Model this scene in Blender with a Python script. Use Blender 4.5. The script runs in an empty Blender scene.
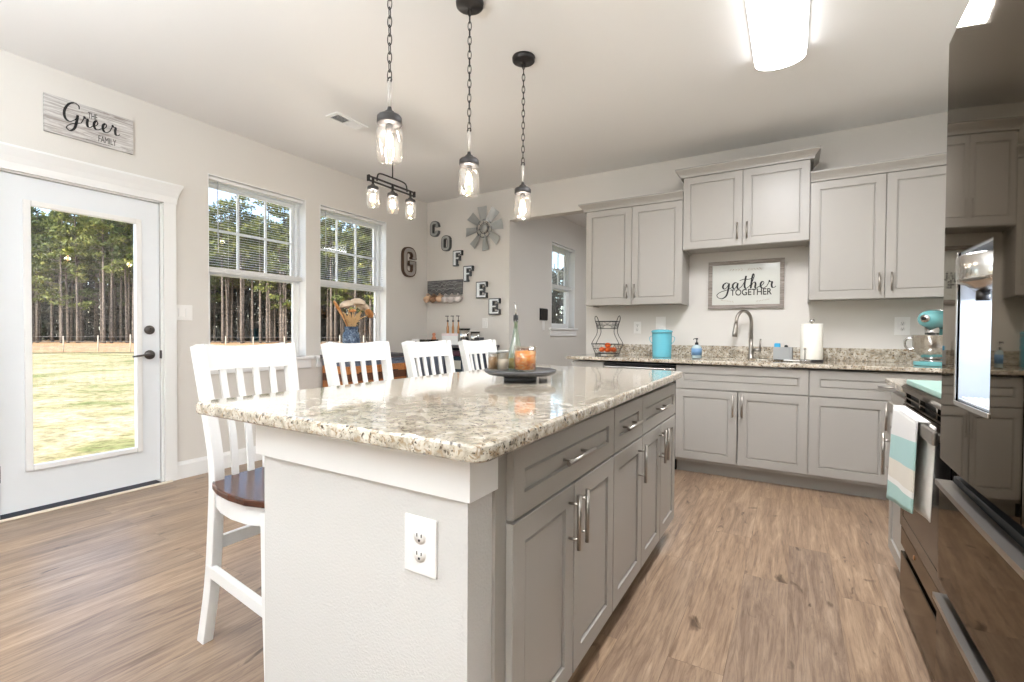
import bpy, bmesh, math, random
from mathutils import Vector, Matrix
PI = math.pi
R = math.radians
random.seed(7)
S = bpy.context.scene
COL = S.collection

# ------------------------------------------------------------------ camera, sky, sun, exposure
cd = bpy.data.cameras.new('camera'); cam = bpy.data.objects.new('camera', cd); COL.objects.link(cam)
cd.sensor_width = 36; cd.lens = 471.93 / 1024 * 36; cd.clip_start = .05; cd.clip_end = 600
yw, pt, rl = .536, .0175, .0065
_fw = Vector((-math.sin(yw) * math.cos(pt), math.cos(yw) * math.cos(pt), -math.sin(pt)))
_rt = Vector((math.cos(yw), math.sin(yw), 0)); _up = _rt.cross(_fw)
_r2 = math.cos(rl) * _rt + math.sin(rl) * _up; _u2 = -math.sin(rl) * _rt + math.cos(rl) * _up
M = Matrix((_r2, _u2, -_fw)).transposed().to_4x4(); M.translation = (0, 0, 1.12)
cam.matrix_world = M
S.camera = cam
S.view_settings.view_transform = 'Standard'; S.view_settings.look = 'None'
S.view_settings.exposure = 0.8; S.view_settings.gamma = 1.0; S.view_settings.use_curve_mapping = False

SUN_DIR = Vector((-.10, 1.0, -.62)).normalized()       # the way the light travels
w = bpy.data.worlds.new('sky'); S.world = w; w.use_nodes = True
nt = w.node_tree; nt.nodes.clear()
wo = nt.nodes.new('ShaderNodeOutputWorld'); bg = nt.nodes.new('ShaderNodeBackground')
sk = nt.nodes.new('ShaderNodeTexSky'); sk.sky_type = 'NISHITA'; sk.sun_disc = False
sk.sun_elevation = math.asin(-SUN_DIR.z); sk.sun_rotation = math.atan2(-SUN_DIR.x, -SUN_DIR.y)
sk.air_density = 1.0; sk.dust_density = 1.5; sk.ozone_density = 1.5
bg.inputs['Strength'].default_value = .42
nt.links.new(sk.outputs[0], bg.inputs['Color']); nt.links.new(bg.outputs[0], wo.inputs[0])
sl = bpy.data.lights.new('sun', 'SUN'); sl.energy = 4.1; sl.angle = R(.6); sl.color = (1, .96, .88)
so = bpy.data.objects.new('sun', sl); COL.objects.link(so)
so.rotation_euler = SUN_DIR.to_track_quat('-Z', 'Y').to_euler()

def portal(loc, sx, sy, direction):
    l = bpy.data.lights.new('window_portal', 'AREA'); l.shape = 'RECTANGLE'; l.size = sx; l.size_y = sy
    l.cycles.is_portal = True
    o = bpy.data.objects.new('window_portal', l); COL.objects.link(o); o.location = loc
    o.rotation_euler = Vector(direction).to_track_quat('-Z', 'Z').to_euler()

XL, YB, H = -3.967, 4.574, 2.742          # left wall, back wall, ceiling
XH, XR, YF, YN = -2.78, 1.10, 9.2, -5.0   # hall wall, right wall, far hall wall, near wall behind the camera
portal((XL - .22, 2.42, 1.62), .87, 1.47, (1, 0, 0))
portal((XL - .22, 3.44, 1.62), .87, 1.47, (1, 0, 0))
portal((XL - .16, 1.24, 1.08), .53, 1.58, (1, 0, 0))
portal((XH - .22, 6.1, 1.77), .78, 1.16, (1, 0, 0))
portal((XL - .25, -2.3, 1.5), 2.0, 1.5, (1, 0, 0))

# ------------------------------------------------------------------ materials
def lin(c):
    return tuple((v / 255 / 12.92 if v / 255 <= .04045 else ((v / 255 + .055) / 1.055) ** 2.4) for v in c) + (1,)
def mat(name, col, rough=.5, metal=0, spec=.5, coat=0, emit=None, estr=0, bump=None, aniso=0, trans=0):
    m = bpy.data.materials.new(name); m.use_nodes = True; n = m.node_tree; b = n.nodes['Principled BSDF']
    b.inputs['Base Color'].default_value = lin(col); b.inputs['Roughness'].default_value = rough
    b.inputs['Metallic'].default_value = metal; b.inputs['Specular IOR Level'].default_value = spec
    b.inputs['Coat Weight'].default_value = coat; b.inputs['Coat Roughness'].default_value = .06
    if emit: b.inputs['Emission Color'].default_value = lin(emit); b.inputs['Emission Strength'].default_value = estr
    if bump:
        t = n.nodes.new('ShaderNodeTexCoord'); x = n.nodes.new('ShaderNodeTexNoise'); x.inputs['Scale'].default_value = bump[0]
        x.inputs['Detail'].default_value = 3
        u = n.nodes.new('ShaderNodeBump'); u.inputs['Strength'].default_value = bump[1]; u.inputs['Distance'].default_value = bump[2]
        n.links.new(t.outputs['Object'], x.inputs['Vector']); n.links.new(x.outputs[0], u.inputs['Height']); n.links.new(u.outputs[0], b.inputs['Normal'])
    return m
def ramp(n, stops, interp='LINEAR'):
    r = n.nodes.new('ShaderNodeValToRGB'); cr = r.color_ramp; cr.interpolation = interp
    while len(cr.elements) > 1: cr.elements.remove(cr.elements[-1])
    cr.elements[0].position = stops[0][0]; cr.elements[0].color = lin(stops[0][1])
    for p, c in stops[1:]:
        e = cr.elements.new(p); e.color = lin(c)
    return r
def mixc(n, fac, a, b, mode='MIX'):
    m = n.nodes.new('ShaderNodeMix'); m.data_type = 'RGBA'; m.blend_type = mode
    for s, v in ((m.inputs[0], fac), (m.inputs[6], a), (m.inputs[7], b)):
        if isinstance(v, (int, float)): s.default_value = v
        elif isinstance(v, tuple): s.default_value = v
        else: n.links.new(v, s)
    return m.outputs[2]
def noise(n, vec, scale, detail=3, rough=.5, dist=0):
    x = n.nodes.new('ShaderNodeTexNoise'); x.inputs['Scale'].default_value = scale; x.inputs['Detail'].default_value = detail
    x.inputs['Roughness'].default_value = rough; x.inputs['Distortion'].default_value = dist
    n.links.new(vec, x.inputs['Vector']); return x.outputs[0]
def coords(n, scale=(1, 1, 1), rot=(0, 0, 0), loc=(0, 0, 0)):
    t = n.nodes.new('ShaderNodeTexCoord'); m = n.nodes.new('ShaderNodeMapping')
    m.inputs['Scale'].default_value = scale; m.inputs['Rotation'].default_value = rot; m.inputs['Location'].default_value = loc
    n.links.new(t.outputs['Object'], m.inputs['Vector']); return m.outputs[0]

def make_granite():
    m = mat('granite', (200, 190, 170), .09, spec=.6, coat=.6); n = m.node_tree; b = n.nodes['Principled BSDF']
    v = coords(n)
    base = ramp(n, [(.30, (124, 116, 104)), (.43, (178, 168, 150)), (.55, (208, 200, 184)), (.7, (230, 225, 213))])
    n.links.new(noise(n, v, 28, 5, .65, .4), base.inputs[0])
    tan = ramp(n, [(.52, (0, 0, 0)), (.64, (255, 255, 255))]); n.links.new(noise(n, v, 60, 4, .6, .8), tan.inputs[0])
    c1 = mixc(n, tan.outputs[0], base.outputs[0], lin((158, 136, 108)))
    vo = n.nodes.new('ShaderNodeTexVoronoi'); vo.inputs['Scale'].default_value = 135; vo.inputs['Randomness'].default_value = 1
    wn = n.nodes.new('ShaderNodeTexNoise'); wn.inputs['Scale'].default_value = 70; n.links.new(v, wn.inputs['Vector'])
    wa = n.nodes.new('ShaderNodeVectorMath'); wa.operation = 'MULTIPLY_ADD'; n.links.new(wn.outputs['Color'], wa.inputs[0]); wa.inputs[1].default_value = (.022, .022, .022); n.links.new(v, wa.inputs[2]); v = wa.outputs[0]
    n.links.new(v, vo.inputs['Vector'])
    gate = ramp(n, [(.40, (0, 0, 0)), (.54, (255, 255, 255))]); n.links.new(noise(n, v, 22, 3, .6), gate.inputs[0])
    dk = ramp(n, [(.16, (255, 255, 255)), (.34, (0, 0, 0))]); n.links.new(vo.outputs['Distance'], dk.inputs[0])
    mm = n.nodes.new('ShaderNodeMath'); mm.operation = 'MULTIPLY'
    n.links.new(gate.outputs[0], mm.inputs[0]); n.links.new(dk.outputs[0], mm.inputs[1])
    c2 = mixc(n, mm.outputs[0], c1, lin((46, 40, 36)))
    vo2 = n.nodes.new('ShaderNodeTexVoronoi'); vo2.inputs['Scale'].default_value = 44; vo2.inputs['Randomness'].default_value = 1; n.links.new(v, vo2.inputs['Vector'])
    sp = ramp(n, [(.15, (255, 255, 255)), (.28, (0, 0, 0))]); n.links.new(vo2.outputs['Distance'], sp.inputs[0])
    c3 = mixc(n, sp.outputs[0], c2, lin((78, 66, 54)))
    n.links.new(c3, b.inputs['Base Color']); return m
def make_floor():
    m = mat('vinyl_plank', (170, 140, 110), .34, spec=.45); n = m.node_tree; b = n.nodes['Principled BSDF']
    v = coords(n, rot=(0, 0, PI / 2))
    br = n.nodes.new('ShaderNodeTexBrick'); br.offset = .37; br.inputs['Scale'].default_value = 1
    br.inputs['Brick Width'].default_value = 1.22; br.inputs['Row Height'].default_value = .178; br.inputs['Mortar Size'].default_value = .0012
    br.inputs['Color1'].default_value = (0, 0, 0, 1); br.inputs['Color2'].default_value = (1, 1, 1, 1); br.inputs['Mortar'].default_value = (.5, .5, .5, 1)
    br.inputs['Bias'].default_value = 0
    n.links.new(v, br.inputs['Vector'])
    t = n.nodes.new('ShaderNodeTexCoord')
    add = n.nodes.new('ShaderNodeVectorMath'); add.operation = 'MULTIPLY_ADD'
    n.links.new(br.outputs['Color'], add.inputs[0]); add.inputs[1].default_value = (7, 13, 3); n.links.new(t.outputs['Object'], add.inputs[2])
    mp = n.nodes.new('ShaderNodeMapping'); mp.inputs['Scale'].default_value = (13, 1.1, 1); n.links.new(add.outputs[0], mp.inputs['Vector'])
    g1 = noise(n, mp.outputs[0], 1.9, 8, .68, .9)
    mp2 = n.nodes.new('ShaderNodeMapping'); mp2.inputs['Scale'].default_value = (62, 3, 1); n.links.new(add.outputs[0], mp2.inputs['Vector'])
    g2 = noise(n, mp2.outputs[0], 2, 4, .7, .5)
    r1 = ramp(n, [(.28, (122, 99, 80)), (.43, (150, 127, 106)), (.55, (168, 144, 120)), (.70, (188, 165, 140))]); n.links.new(g1, r1.inputs[0])
    r2 = ramp(n, [(.34, (128, 112, 98)), (.56, (255, 255, 255))]); n.links.new(g2, r2.inputs[0])
    c = mixc(n, .36, r1.outputs[0], r2.outputs[0], 'MULTIPLY')
    tone = ramp(n, [(0, (226, 224, 226)), (.5, (240, 237, 235)), (1, (255, 250, 244))]); n.links.new(br.outputs['Color'], tone.inputs[0])
    c = mixc(n, .9, c, tone.outputs[0], 'MULTIPLY')
    kn = ramp(n, [(.26, (92, 70, 54)), (.36, (255, 255, 255))])
    mp3 = n.nodes.new('ShaderNodeMapping'); mp3.inputs['Scale'].default_value = (5, 1.6, 1); n.links.new(add.outputs[0], mp3.inputs['Vector'])
    n.links.new(noise(n, mp3.outputs[0], 1.7, 3, .5, 2.2), kn.inputs[0])
    c = mixc(n, .75, c, kn.outputs[0], 'MULTIPLY')
    seam = ramp(n, [(0, (255, 255, 255)), (1, (96, 76, 60))]); n.links.new(br.outputs['Fac'], seam.inputs[0])
    c = mixc(n, .3, c, seam.outputs[0], 'MULTIPLY')
    n.links.new(c, b.inputs['Base Color'])
    u = n.nodes.new('ShaderNodeBump'); u.inputs['Strength'].default_value = .25; u.inputs['Distance'].default_value = .002
    n.links.new(g2, u.inputs['Height']); n.links.new(u.outputs[0], b.inputs['Normal']); return m
def make_wood(name, stops, scale=(2, 14, 14), rough=.5, nz=3):
    m = mat(name, (150, 120, 90), rough); n = m.node_tree; b = n.nodes['Principled BSDF']
    r = ramp(n, stops); n.links.new(noise(n, coords(n, scale), nz, 5, .65, 1.2), r.inputs[0]); n.links.new(r.outputs[0], b.inputs['Base Color']); return m
def make_stripes(name, stops, axis=2, period=1, rough=.9, scale=1.0, off=0):
    m = mat(name, (220, 220, 220), rough, bump=(600, .4, .001)); n = m.node_tree; b = n.nodes['Principled BSDF']
    t = n.nodes.new('ShaderNodeTexCoord'); s = n.nodes.new('ShaderNodeSeparateXYZ'); n.links.new(t.outputs['Object'], s.inputs[0])
    a = n.nodes.new('ShaderNodeMath'); a.operation = 'MULTIPLY_ADD'; n.links.new(s.outputs[axis], a.inputs[0]); a.inputs[1].default_value = scale
    sx = n.nodes.new('ShaderNodeMath'); sx.operation = 'MULTIPLY_ADD'; n.links.new(s.outputs[0], sx.inputs[0]); sx.inputs[1].default_value = -.30; sx.inputs[2].default_value = off + .11; n.links.new(sx.outputs[0], a.inputs[2])
    f = n.nodes.new('ShaderNodeMath'); f.operation = 'FRACT'; n.links.new(a.outputs[0], f.inputs[0])
    r = ramp(n, stops, 'CONSTANT'); n.links.new(f.outputs[0], r.inputs[0]); n.links.new(r.outputs[0], b.inputs['Base Color']); return m
def make_glass(name, refl=.06, tint=(255, 255, 255), rough=0.0, edge=.5, haze=0):
    m = bpy.data.materials.new(name); m.use_nodes = True; n = m.node_tree; n.nodes.clear()
    o = n.nodes.new('ShaderNodeOutputMaterial'); tr = n.nodes.new('ShaderNodeBsdfTransparent'); gl = n.nodes.new('ShaderNodeBsdfGlossy')
    tr.inputs[0].default_value = lin(tint); gl.inputs['Roughness'].default_value = rough
    lw = n.nodes.new('ShaderNodeLayerWeight'); lw.inputs['Blend'].default_value = edge
    mr = n.nodes.new('ShaderNodeMapRange'); mr.inputs['To Min'].default_value = refl; mr.inputs['To Max'].default_value = min(1, refl + .55)
    mx = n.nodes.new('ShaderNodeMixShader')
    n.links.new(lw.outputs['Fresnel'] if False else lw.outputs['Facing'], mr.inputs['Value'])
    pw = n.nodes.new('ShaderNodeMath'); pw.operation = 'POWER'; pw.inputs[1].default_value = 3; n.links.new(lw.outputs['Facing'], pw.inputs[0])
    n.links.new(pw.outputs[0], mr.inputs['Value'])
    n.links.new(mr.outputs[0], mx.inputs[0]); 
    hz = n.nodes.new('ShaderNodeMixShader'); tl = n.nodes.new('ShaderNodeBsdfTranslucent'); hz.inputs[0].default_value = haze
    n.links.new(tr.outputs[0], hz.inputs[1]); n.links.new(tl.outputs[0], hz.inputs[2])
    n.links.new(hz.outputs[0], mx.inputs[1]); n.links.new(gl.outputs[0], mx.inputs[2]); n.links.new(mx.outputs[0], o.inputs[0])
    return m

WALL = mat('wall_paint', (221, 217, 210), .75, spec=.25, bump=(260, .22, .003))
CEIL = mat('ceiling_paint', (240, 239, 237), .85, spec=.2, bump=(220, .2, .003))
HWALL = mat('half_wall_paint', (208, 206, 202), .6, spec=.3, bump=(150, .38, .004))
TRIM = mat('trim_white', (240, 240, 238), .35)
DOORW = mat('door_white', (234, 238, 241), .35)
CAB = mat('cabinet_paint', (167, 163, 156), .36, spec=.45)
CABIN = mat('cabinet_kick', (160, 156, 148), .5)
NICK = mat('brushed_nickel', (172, 166, 158), .34, 1)
STEEL = mat('stainless_steel', (200, 198, 194), .18, 1)
BLACK = mat('black_gloss', (14, 14, 15), .12)
BLACKM = mat('black_matte', (24, 24, 25), .55)
DGREY = mat('dark_metal', (62, 60, 60), .38, .7)
PEWT = mat('aged_pewter', (92, 88, 86), .35, .8)
FRIDGE = mat('black_stainless', (122, 116, 108), .035, 1)
FRIDGEM = mat('black_stainless_brushed', (118, 111, 104), .12, 1)
for _m in (FRIDGE, FRIDGEM): _m.node_tree.nodes['Principled BSDF'].inputs['Specular Tint'].default_value = (.66, .63, .59, 1)
GRAN = make_granite(); FLOOR = make_floor()
CHAIRW = mat('chair_white_paint', (236, 236, 234), .32)
WALNUT = make_wood('walnut_seat', [(.3, (52, 28, 20)), (.6, (88, 52, 38)), (.75, (108, 66, 48))], (14, 2, 14), .22)
GLASS = make_glass('window_glass', .04)
JAR = make_glass('jar_glass', .10, (255, 252, 246), edge=.55, haze=.02)
BULB = mat('bulb_glow', (255, 214, 160), .3, emit=(255, 216, 160), estr=9)
LAMP = mat('lamp_diffuser', (255, 255, 255), .4, emit=(252, 252, 255), estr=4)
TEAL = mat('teal_enamel', (104, 188, 206), .25, coat=.4)
MIXT = mat('mixer_mint', (108, 172, 174), .18, coat=.6)
MINT = mat('mint_board', (146, 176, 165), .45)
GALV = mat('galvanized_metal', (176, 178, 177), .42, .55, bump=(90, .3, .002))
GALVL = mat('galvanized_light', (232, 236, 236), .4, .1)
GALVD = mat('galvanized_dark', (96, 98, 100), .45, .6)
WHITE = mat('white_ceramic', (240, 238, 234), .3)
PAPER = mat('paper_towel', (244, 242, 232), .9, bump=(160, .5, .002))
LEAF = mat('pine_needles', (96, 112, 52), .7)
NAVY = mat('navy_paint', (52, 60, 76), .45)

# ------------------------------------------------------------------ mesh helpers
class MB:
    def __init__(s): s.bm = bmesh.new()
    def _x(s, vs, Mx):
        if Mx is not None: bmesh.ops.transform(s.bm, matrix=Mx, verts=vs)
    def box(s, x0, x1, y0, y1, z0, z1, bev=0, Mx=None, seg=2):
        t = bmesh.new()
        r = bmesh.ops.create_cube(t, size=1)
        bmesh.ops.scale(t, vec=(x1 - x0, y1 - y0, z1 - z0), verts=t.verts)
        bmesh.ops.translate(t, vec=((x0 + x1) / 2, (y0 + y1) / 2, (z0 + z1) / 2), verts=t.verts)
        if bev: bmesh.ops.bevel(t, geom=list(t.edges), offset=bev, segments=seg, profile=.6, affect='EDGES')
        s.merge(t, Mx); return s
    def merge(s, t, Mx=None, smooth=None):
        if Mx is not None: bmesh.ops.transform(t, matrix=Mx, verts=t.verts)
        mp = {v: s.bm.verts.new(v.co) for v in t.verts}
        for f in t.faces:
            try:
                g = s.bm.faces.new([mp[v] for v in f.verts]); g.smooth = f.smooth if smooth is None else smooth
            except ValueError: pass
        t.free()
    def lathe(s, prof, seg=24, c=(0, 0, 0), Mx=None, smooth=True):
        t = bmesh.new(); rings = []
        for r, z in prof:
            if r < 1e-5: rings.append([t.verts.new((c[0], c[1], c[2] + z))])
            else: rings.append([t.verts.new((c[0] + r * math.cos(2 * PI * k / seg), c[1] + r * math.sin(2 * PI * k / seg), c[2] + z)) for k in range(seg)])
        for a, b in zip(rings, rings[1:]):
            for k in range(seg):
                q = [a[k % len(a)], a[(k + 1) % len(a)], b[(k + 1) % len(b)], b[k % len(b)]]
                u = []
                for v in q:
                    if v not in u: u.append(v)
                if len(u) > 2:
                    f = t.faces.new(u); f.smooth = smooth
        bmesh.ops.recalc_face_normals(t, faces=t.faces)
        s.merge(t, Mx); return s
    def tube(s, pts, r, seg=8, closed=False, Mx=None, flat=None):
        pts = [Vector(p) for p in pts]; t = bmesh.new(); n = len(pts); rings = []
        rr = r if isinstance(r, (list, tuple)) else [r] * n
        up = None
        for i, p in enumerate(pts):
            a = pts[i - 1] if (i > 0 or closed) else p; b = pts[(i + 1) % n] if (i < n - 1 or closed) else p
            d = (b - a).normalized()
            if up is None: up = d.orthogonal().normalized() if abs(d.z) > .9 else d.cross(Vector((0, 0, 1))).normalized()
            up = (up - d * up.dot(d)).normalized(); sd = d.cross(up)
            f = flat or (1, 1)
            rings.append([t.verts.new(p + (up * math.cos(2 * PI * k / seg) * f[0] + sd * math.sin(2 * PI * k / seg) * f[1]) * rr[i]) for k in range(seg)])
        m = n if closed else n - 1
        for i in range(m):
            a, b = rings[i], rings[(i + 1) % n]
            for k in range(seg):
                fc = t.faces.new([a[k], a[(k + 1) % seg], b[(k + 1) % seg], b[k]]); fc.smooth = seg > 4
        if not closed: t.faces.new(rings[0][::-1]); t.faces.new(rings[-1])
        bmesh.ops.recalc_face_normals(t, faces=t.faces)
        s.merge(t, Mx); return s
    def sweep(s, pts, w, d, Mx=None, side=(1, 0, 0), bev=0):      # rectangular bar: w along `side`, d across
        pts = [Vector(p) for p in pts]; t = bmesh.new(); rings = []; sv = Vector(side).normalized()
        for i, p in enumerate(pts):
            a = pts[max(i - 1, 0)]; b = pts[min(i + 1, len(pts) - 1)]; dd = (b - a).normalized(); o = dd.cross(sv).normalized()
            ww = w[i] if isinstance(w, (list, tuple)) else w; de = d[i] if isinstance(d, (list, tuple)) else d
            rings.append([t.verts.new(p + sv * ww / 2 * a_ + o * de / 2 * b_) for a_, b_ in ((-1, -1), (1, -1), (1, 1), (-1, 1))])
        for a, b in zip(rings, rings[1:]):
            for k in range(4): t.faces.new([a[k], a[(k + 1) % 4], b[(k + 1) % 4], b[k]])
        t.faces.new(rings[0][::-1]); t.faces.new(rings[-1])
        bmesh.ops.recalc_face_normals(t, faces=t.faces)
        if bev: bmesh.ops.bevel(t, geom=[e for e in t.edges if e.is_manifold and e.calc_face_angle(0) > .5], offset=bev, segments=2, profile=.6, affect='EDGES')
        s.merge(t, Mx); return s
    def prism(s, poly, h0, h1, Mx=None, bev=0, smooth=False):            # poly in XY, extruded in Z
        t = bmesh.new(); a = [t.verts.new((x, y, h0)) for x, y in poly]; b = [t.verts.new((x, y, h1)) for x, y in poly]
        t.faces.new(a[::-1]); t.faces.new(b); n = len(poly)
        for k in range(n):
            f = t.faces.new([a[k], a[(k + 1) % n], b[(k + 1) % n], b[k]]); f.smooth = smooth
        bmesh.ops.recalc_face_normals(t, faces=t.faces)
        if bev: bmesh.ops.bevel(t, geom=[e for e in t.edges if abs(e.verts[0].co.z - e.verts[1].co.z) < 1e-6], offset=bev, segments=3, profile=.6, affect='EDGES')
        s.merge(t, Mx); return s
    def plate(s, us, vs, skip, d0, d1, P):    # grid plate with holes; P(u,v,d)->xyz
        nu, nv = len(us) - 1, len(vs) - 1; t = bmesh.new(); cache = {}
        def V(i, j, k):
            if (i, j, k) not in cache: cache[(i, j, k)] = t.verts.new(P(us[i], vs[j], (d0, d1)[k]))
            return cache[(i, j, k)]
        fill = lambda i, j: 0 <= i < nu and 0 <= j < nv and not skip((us[i] + us[i + 1]) / 2, (vs[j] + vs[j + 1]) / 2)
        for i in range(nu):
            for j in range(nv):
                if not fill(i, j): continue
                for k in (0, 1): t.faces.new([V(i, j, k), V(i + 1, j, k), V(i + 1, j + 1, k), V(i, j + 1, k)])
                if not fill(i - 1, j): t.faces.new([V(i, j, 0), V(i, j, 1), V(i, j + 1, 1), V(i, j + 1, 0)])
                if not fill(i + 1, j): t.faces.new([V(i + 1, j, 0), V(i + 1, j, 1), V(i + 1, j + 1, 1), V(i + 1, j + 1, 0)])
                if not fill(i, j - 1): t.faces.new([V(i, j, 0), V(i, j, 1), V(i + 1, j, 1), V(i + 1, j, 0)])
                if not fill(i, j + 1): t.faces.new([V(i, j + 1, 0), V(i, j + 1, 1), V(i + 1, j + 1, 1), V(i + 1, j + 1, 0)])
        bmesh.ops.recalc_face_normals(t, faces=t.faces); s.merge(t); return s
    def panel(s, x0, x1, z0, z1, t=.019, stile=.057, y=0, raised=True):  # framed door front, face towards -y
        b = bmesh.new()
        def loop(i, yy): return [b.verts.new(p) for p in ((x0 + i, yy, z0 + i), (x1 - i, yy, z0 + i), (x1 - i, yy, z1 - i), (x0 + i, yy, z1 - i))]
        L = [loop(0, y), loop(0, y - t + .002), loop(.002, y - t)]
        st = min(stile, (z1 - z0) * .32, (x1 - x0) * .3)
        L += [loop(st, y - t), loop(st + .001, y - t + .011), loop(st + .008, y - t + .011), loop(st + .012, y - t + .005)]
        b.faces.new(L[0])
        for p, q in zip(L, L[1:]):
            for k in range(4): b.faces.new([p[k], p[(k + 1) % 4], q[(k + 1) % 4], q[k]])
        b.faces.new(L[-1]); bmesh.ops.recalc_face_normals(b, faces=b.faces); s.merge(b); return s
    def build(s, name, m, parent=None, loc=None, rz=0):
        me = bpy.data.meshes.new(name); s.bm.to_mesh(me); s.bm.free(); me.materials.append(m)
        o = bpy.data.objects.new(name, me); COL.objects.link(o)
        if parent: o.parent = parent
        if loc: o.location = loc
        if rz: o.rotation_euler.z = rz
        return o
def thing(name, label, cat, loc=(0, 0, 0), rz=0, group=None):
    o = bpy.data.objects.new(name, None); o.empty_display_size = .05; COL.objects.link(o); o.location = loc; o.rotation_euler.z = rz
    return tag(o, label, cat, group)
def tag(o, label, cat, group=None):
    o['label'] = label; o['category'] = cat
    if group: o['group'] = group
    return o
def struct(o): o['kind'] = 'structure'; return o
def kids(o): return [c for c in o.children]
def dup(root, loc, label=None, rz=None):
    def cp(o, par):
        c = o.copy(); COL.objects.link(c); c.parent = par
        for k in list(o.children): cp(k, c)
        return c
    r = cp(root, None); r.location = loc
    if rz is not None: r.rotation_euler.z = rz
    if label: r['label'] = label
    return r
def arc(cx, cy, r, a0, a1, n=8): return [(cx + r * math.cos(a0 + (a1 - a0) * k / n), cy + r * math.sin(a0 + (a1 - a0) * k / n)) for k in range(n + 1)]
def rrect(x0, x1, y0, y1, r, n=6):
    return arc(x1 - r, y1 - r, r, 0, PI / 2, n) + arc(x0 + r, y1 - r, r, PI / 2, PI, n) + arc(x0 + r, y0 + r, r, PI, 1.5 * PI, n) + arc(x1 - r, y0 + r, r, 1.5 * PI, 2 * PI, n)
ZX = Matrix(((1, 0, 0, 0), (0, 0, 1, 0), (0, 1, 0, 0), (0, 0, 0, 1)))      # XY poly -> XZ plane, extrusion along +y
def catmull(P, n=6):
    P = [Vector(p) for p in P]; out = []
    for i in range(len(P) - 1):
        a, b, c, d = P[max(i - 1, 0)], P[i], P[i + 1], P[min(i + 2, len(P) - 1)]
        for k in range(n):
            t = k / n
            out.append(.5 * ((2 * b) + (c - a) * t + (2 * a - 5 * b + 4 * c - d) * t * t + (3 * b - a - 3 * c + d) * t ** 3))
    out.append(P[-1]); return out
def text_bm(mb, body, x0, x1, z0, z1, y, th=.002, bold=0.0):           # block lettering fitted into a rectangle facing -y
    cu = bpy.data.curves.new('lettering', 'FONT'); cu.body = body; cu.size = 1; cu.extrude = 0; cu.offset = bold
    o = bpy.data.objects.new('lettering', cu); COL.objects.link(o); bpy.context.view_layer.update()
    me = bpy.data.meshes.new_from_object(o.evaluated_get(bpy.context.evaluated_depsgraph_get())); bpy.data.objects.remove(o); bpy.data.curves.remove(cu)
    t = bmesh.new(); t.from_mesh(me); bpy.data.meshes.remove(me)
    xs = [v.co.x for v in t.verts]; ys = [v.co.y for v in t.verts]; a, b, c, d = min(xs), max(xs), min(ys), max(ys)
    for v in t.verts: v.co = Vector((x0 + (v.co.x - a) / (b - a) * (x1 - x0), y, z0 + (v.co.y - c) / (d - c) * (z1 - z0)))
    r = bmesh.ops.extrude_face_region(t, geom=list(t.faces)); bmesh.ops.translate(t, vec=(0, -th, 0), verts=[g for g in r['geom'] if isinstance(g, bmesh.types.BMVert)])
    bmesh.ops.recalc_face_normals(t, faces=t.faces); mb.merge(t)
GL = {
 'G': ([[(1.25, 1.55), (1.2, 1.85), (.85, 1.98), (.4, 1.7), (.08, 1.05), (.12, .42), (.5, .2), (.95, .55), (1.12, .95), (1.02, .3), (.85, -.3), (.5, -.62), (.22, -.4), (.6, .0), (1.4, .35)]], 1.4),
 'r': ([[(0, .35), (.2, .8), (.22, 1.02), (.33, .88), (.52, .86), (.48, .5), (.55, .2), (.75, .2), (.9, .35)]], .9),
 'e': ([[(0, .35), (.3, .5), (.48, .78), (.36, .95), (.18, .75), (.16, .4), (.32, .16), (.55, .2), (.75, .38)]], .75),
 'g': ([[(.75, .8), (.5, .95), (.2, .75), (.12, .4), (.3, .2), (.55, .4), (.75, .85), (.7, .2), (.5, -.6), (.1, -.95), (-.35, -.85), (-.5, -.5), (-.1, -.15), (.6, .1), (1.05, .35)]], 1.05),
 'a': ([[(.6, .8), (.4, .95), (.15, .75), (.1, .4), (.25, .2), (.45, .4), (.62, .85), (.56, .4), (.68, .18), (.95, .38)]], .95),
 't': ([[(0, .35), (.3, .9), (.5, 1.7), (.42, 1.2), (.36, .5), (.5, .18), (.8, .4)], [(-.15, 1.15), (.3, 1.3), (.8, 1.28), (1.3, 1.5)]], .8),
 'h': ([[(0, .38), (.3, .9), (.52, 1.6), (.45, 1.9), (.32, 1.5), (.24, .8), (.2, .2), (.34, .7), (.55, .92), (.66, .7), (.62, .3), (.75, .18), (1.0, .38)]], 1.0),
}
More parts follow.
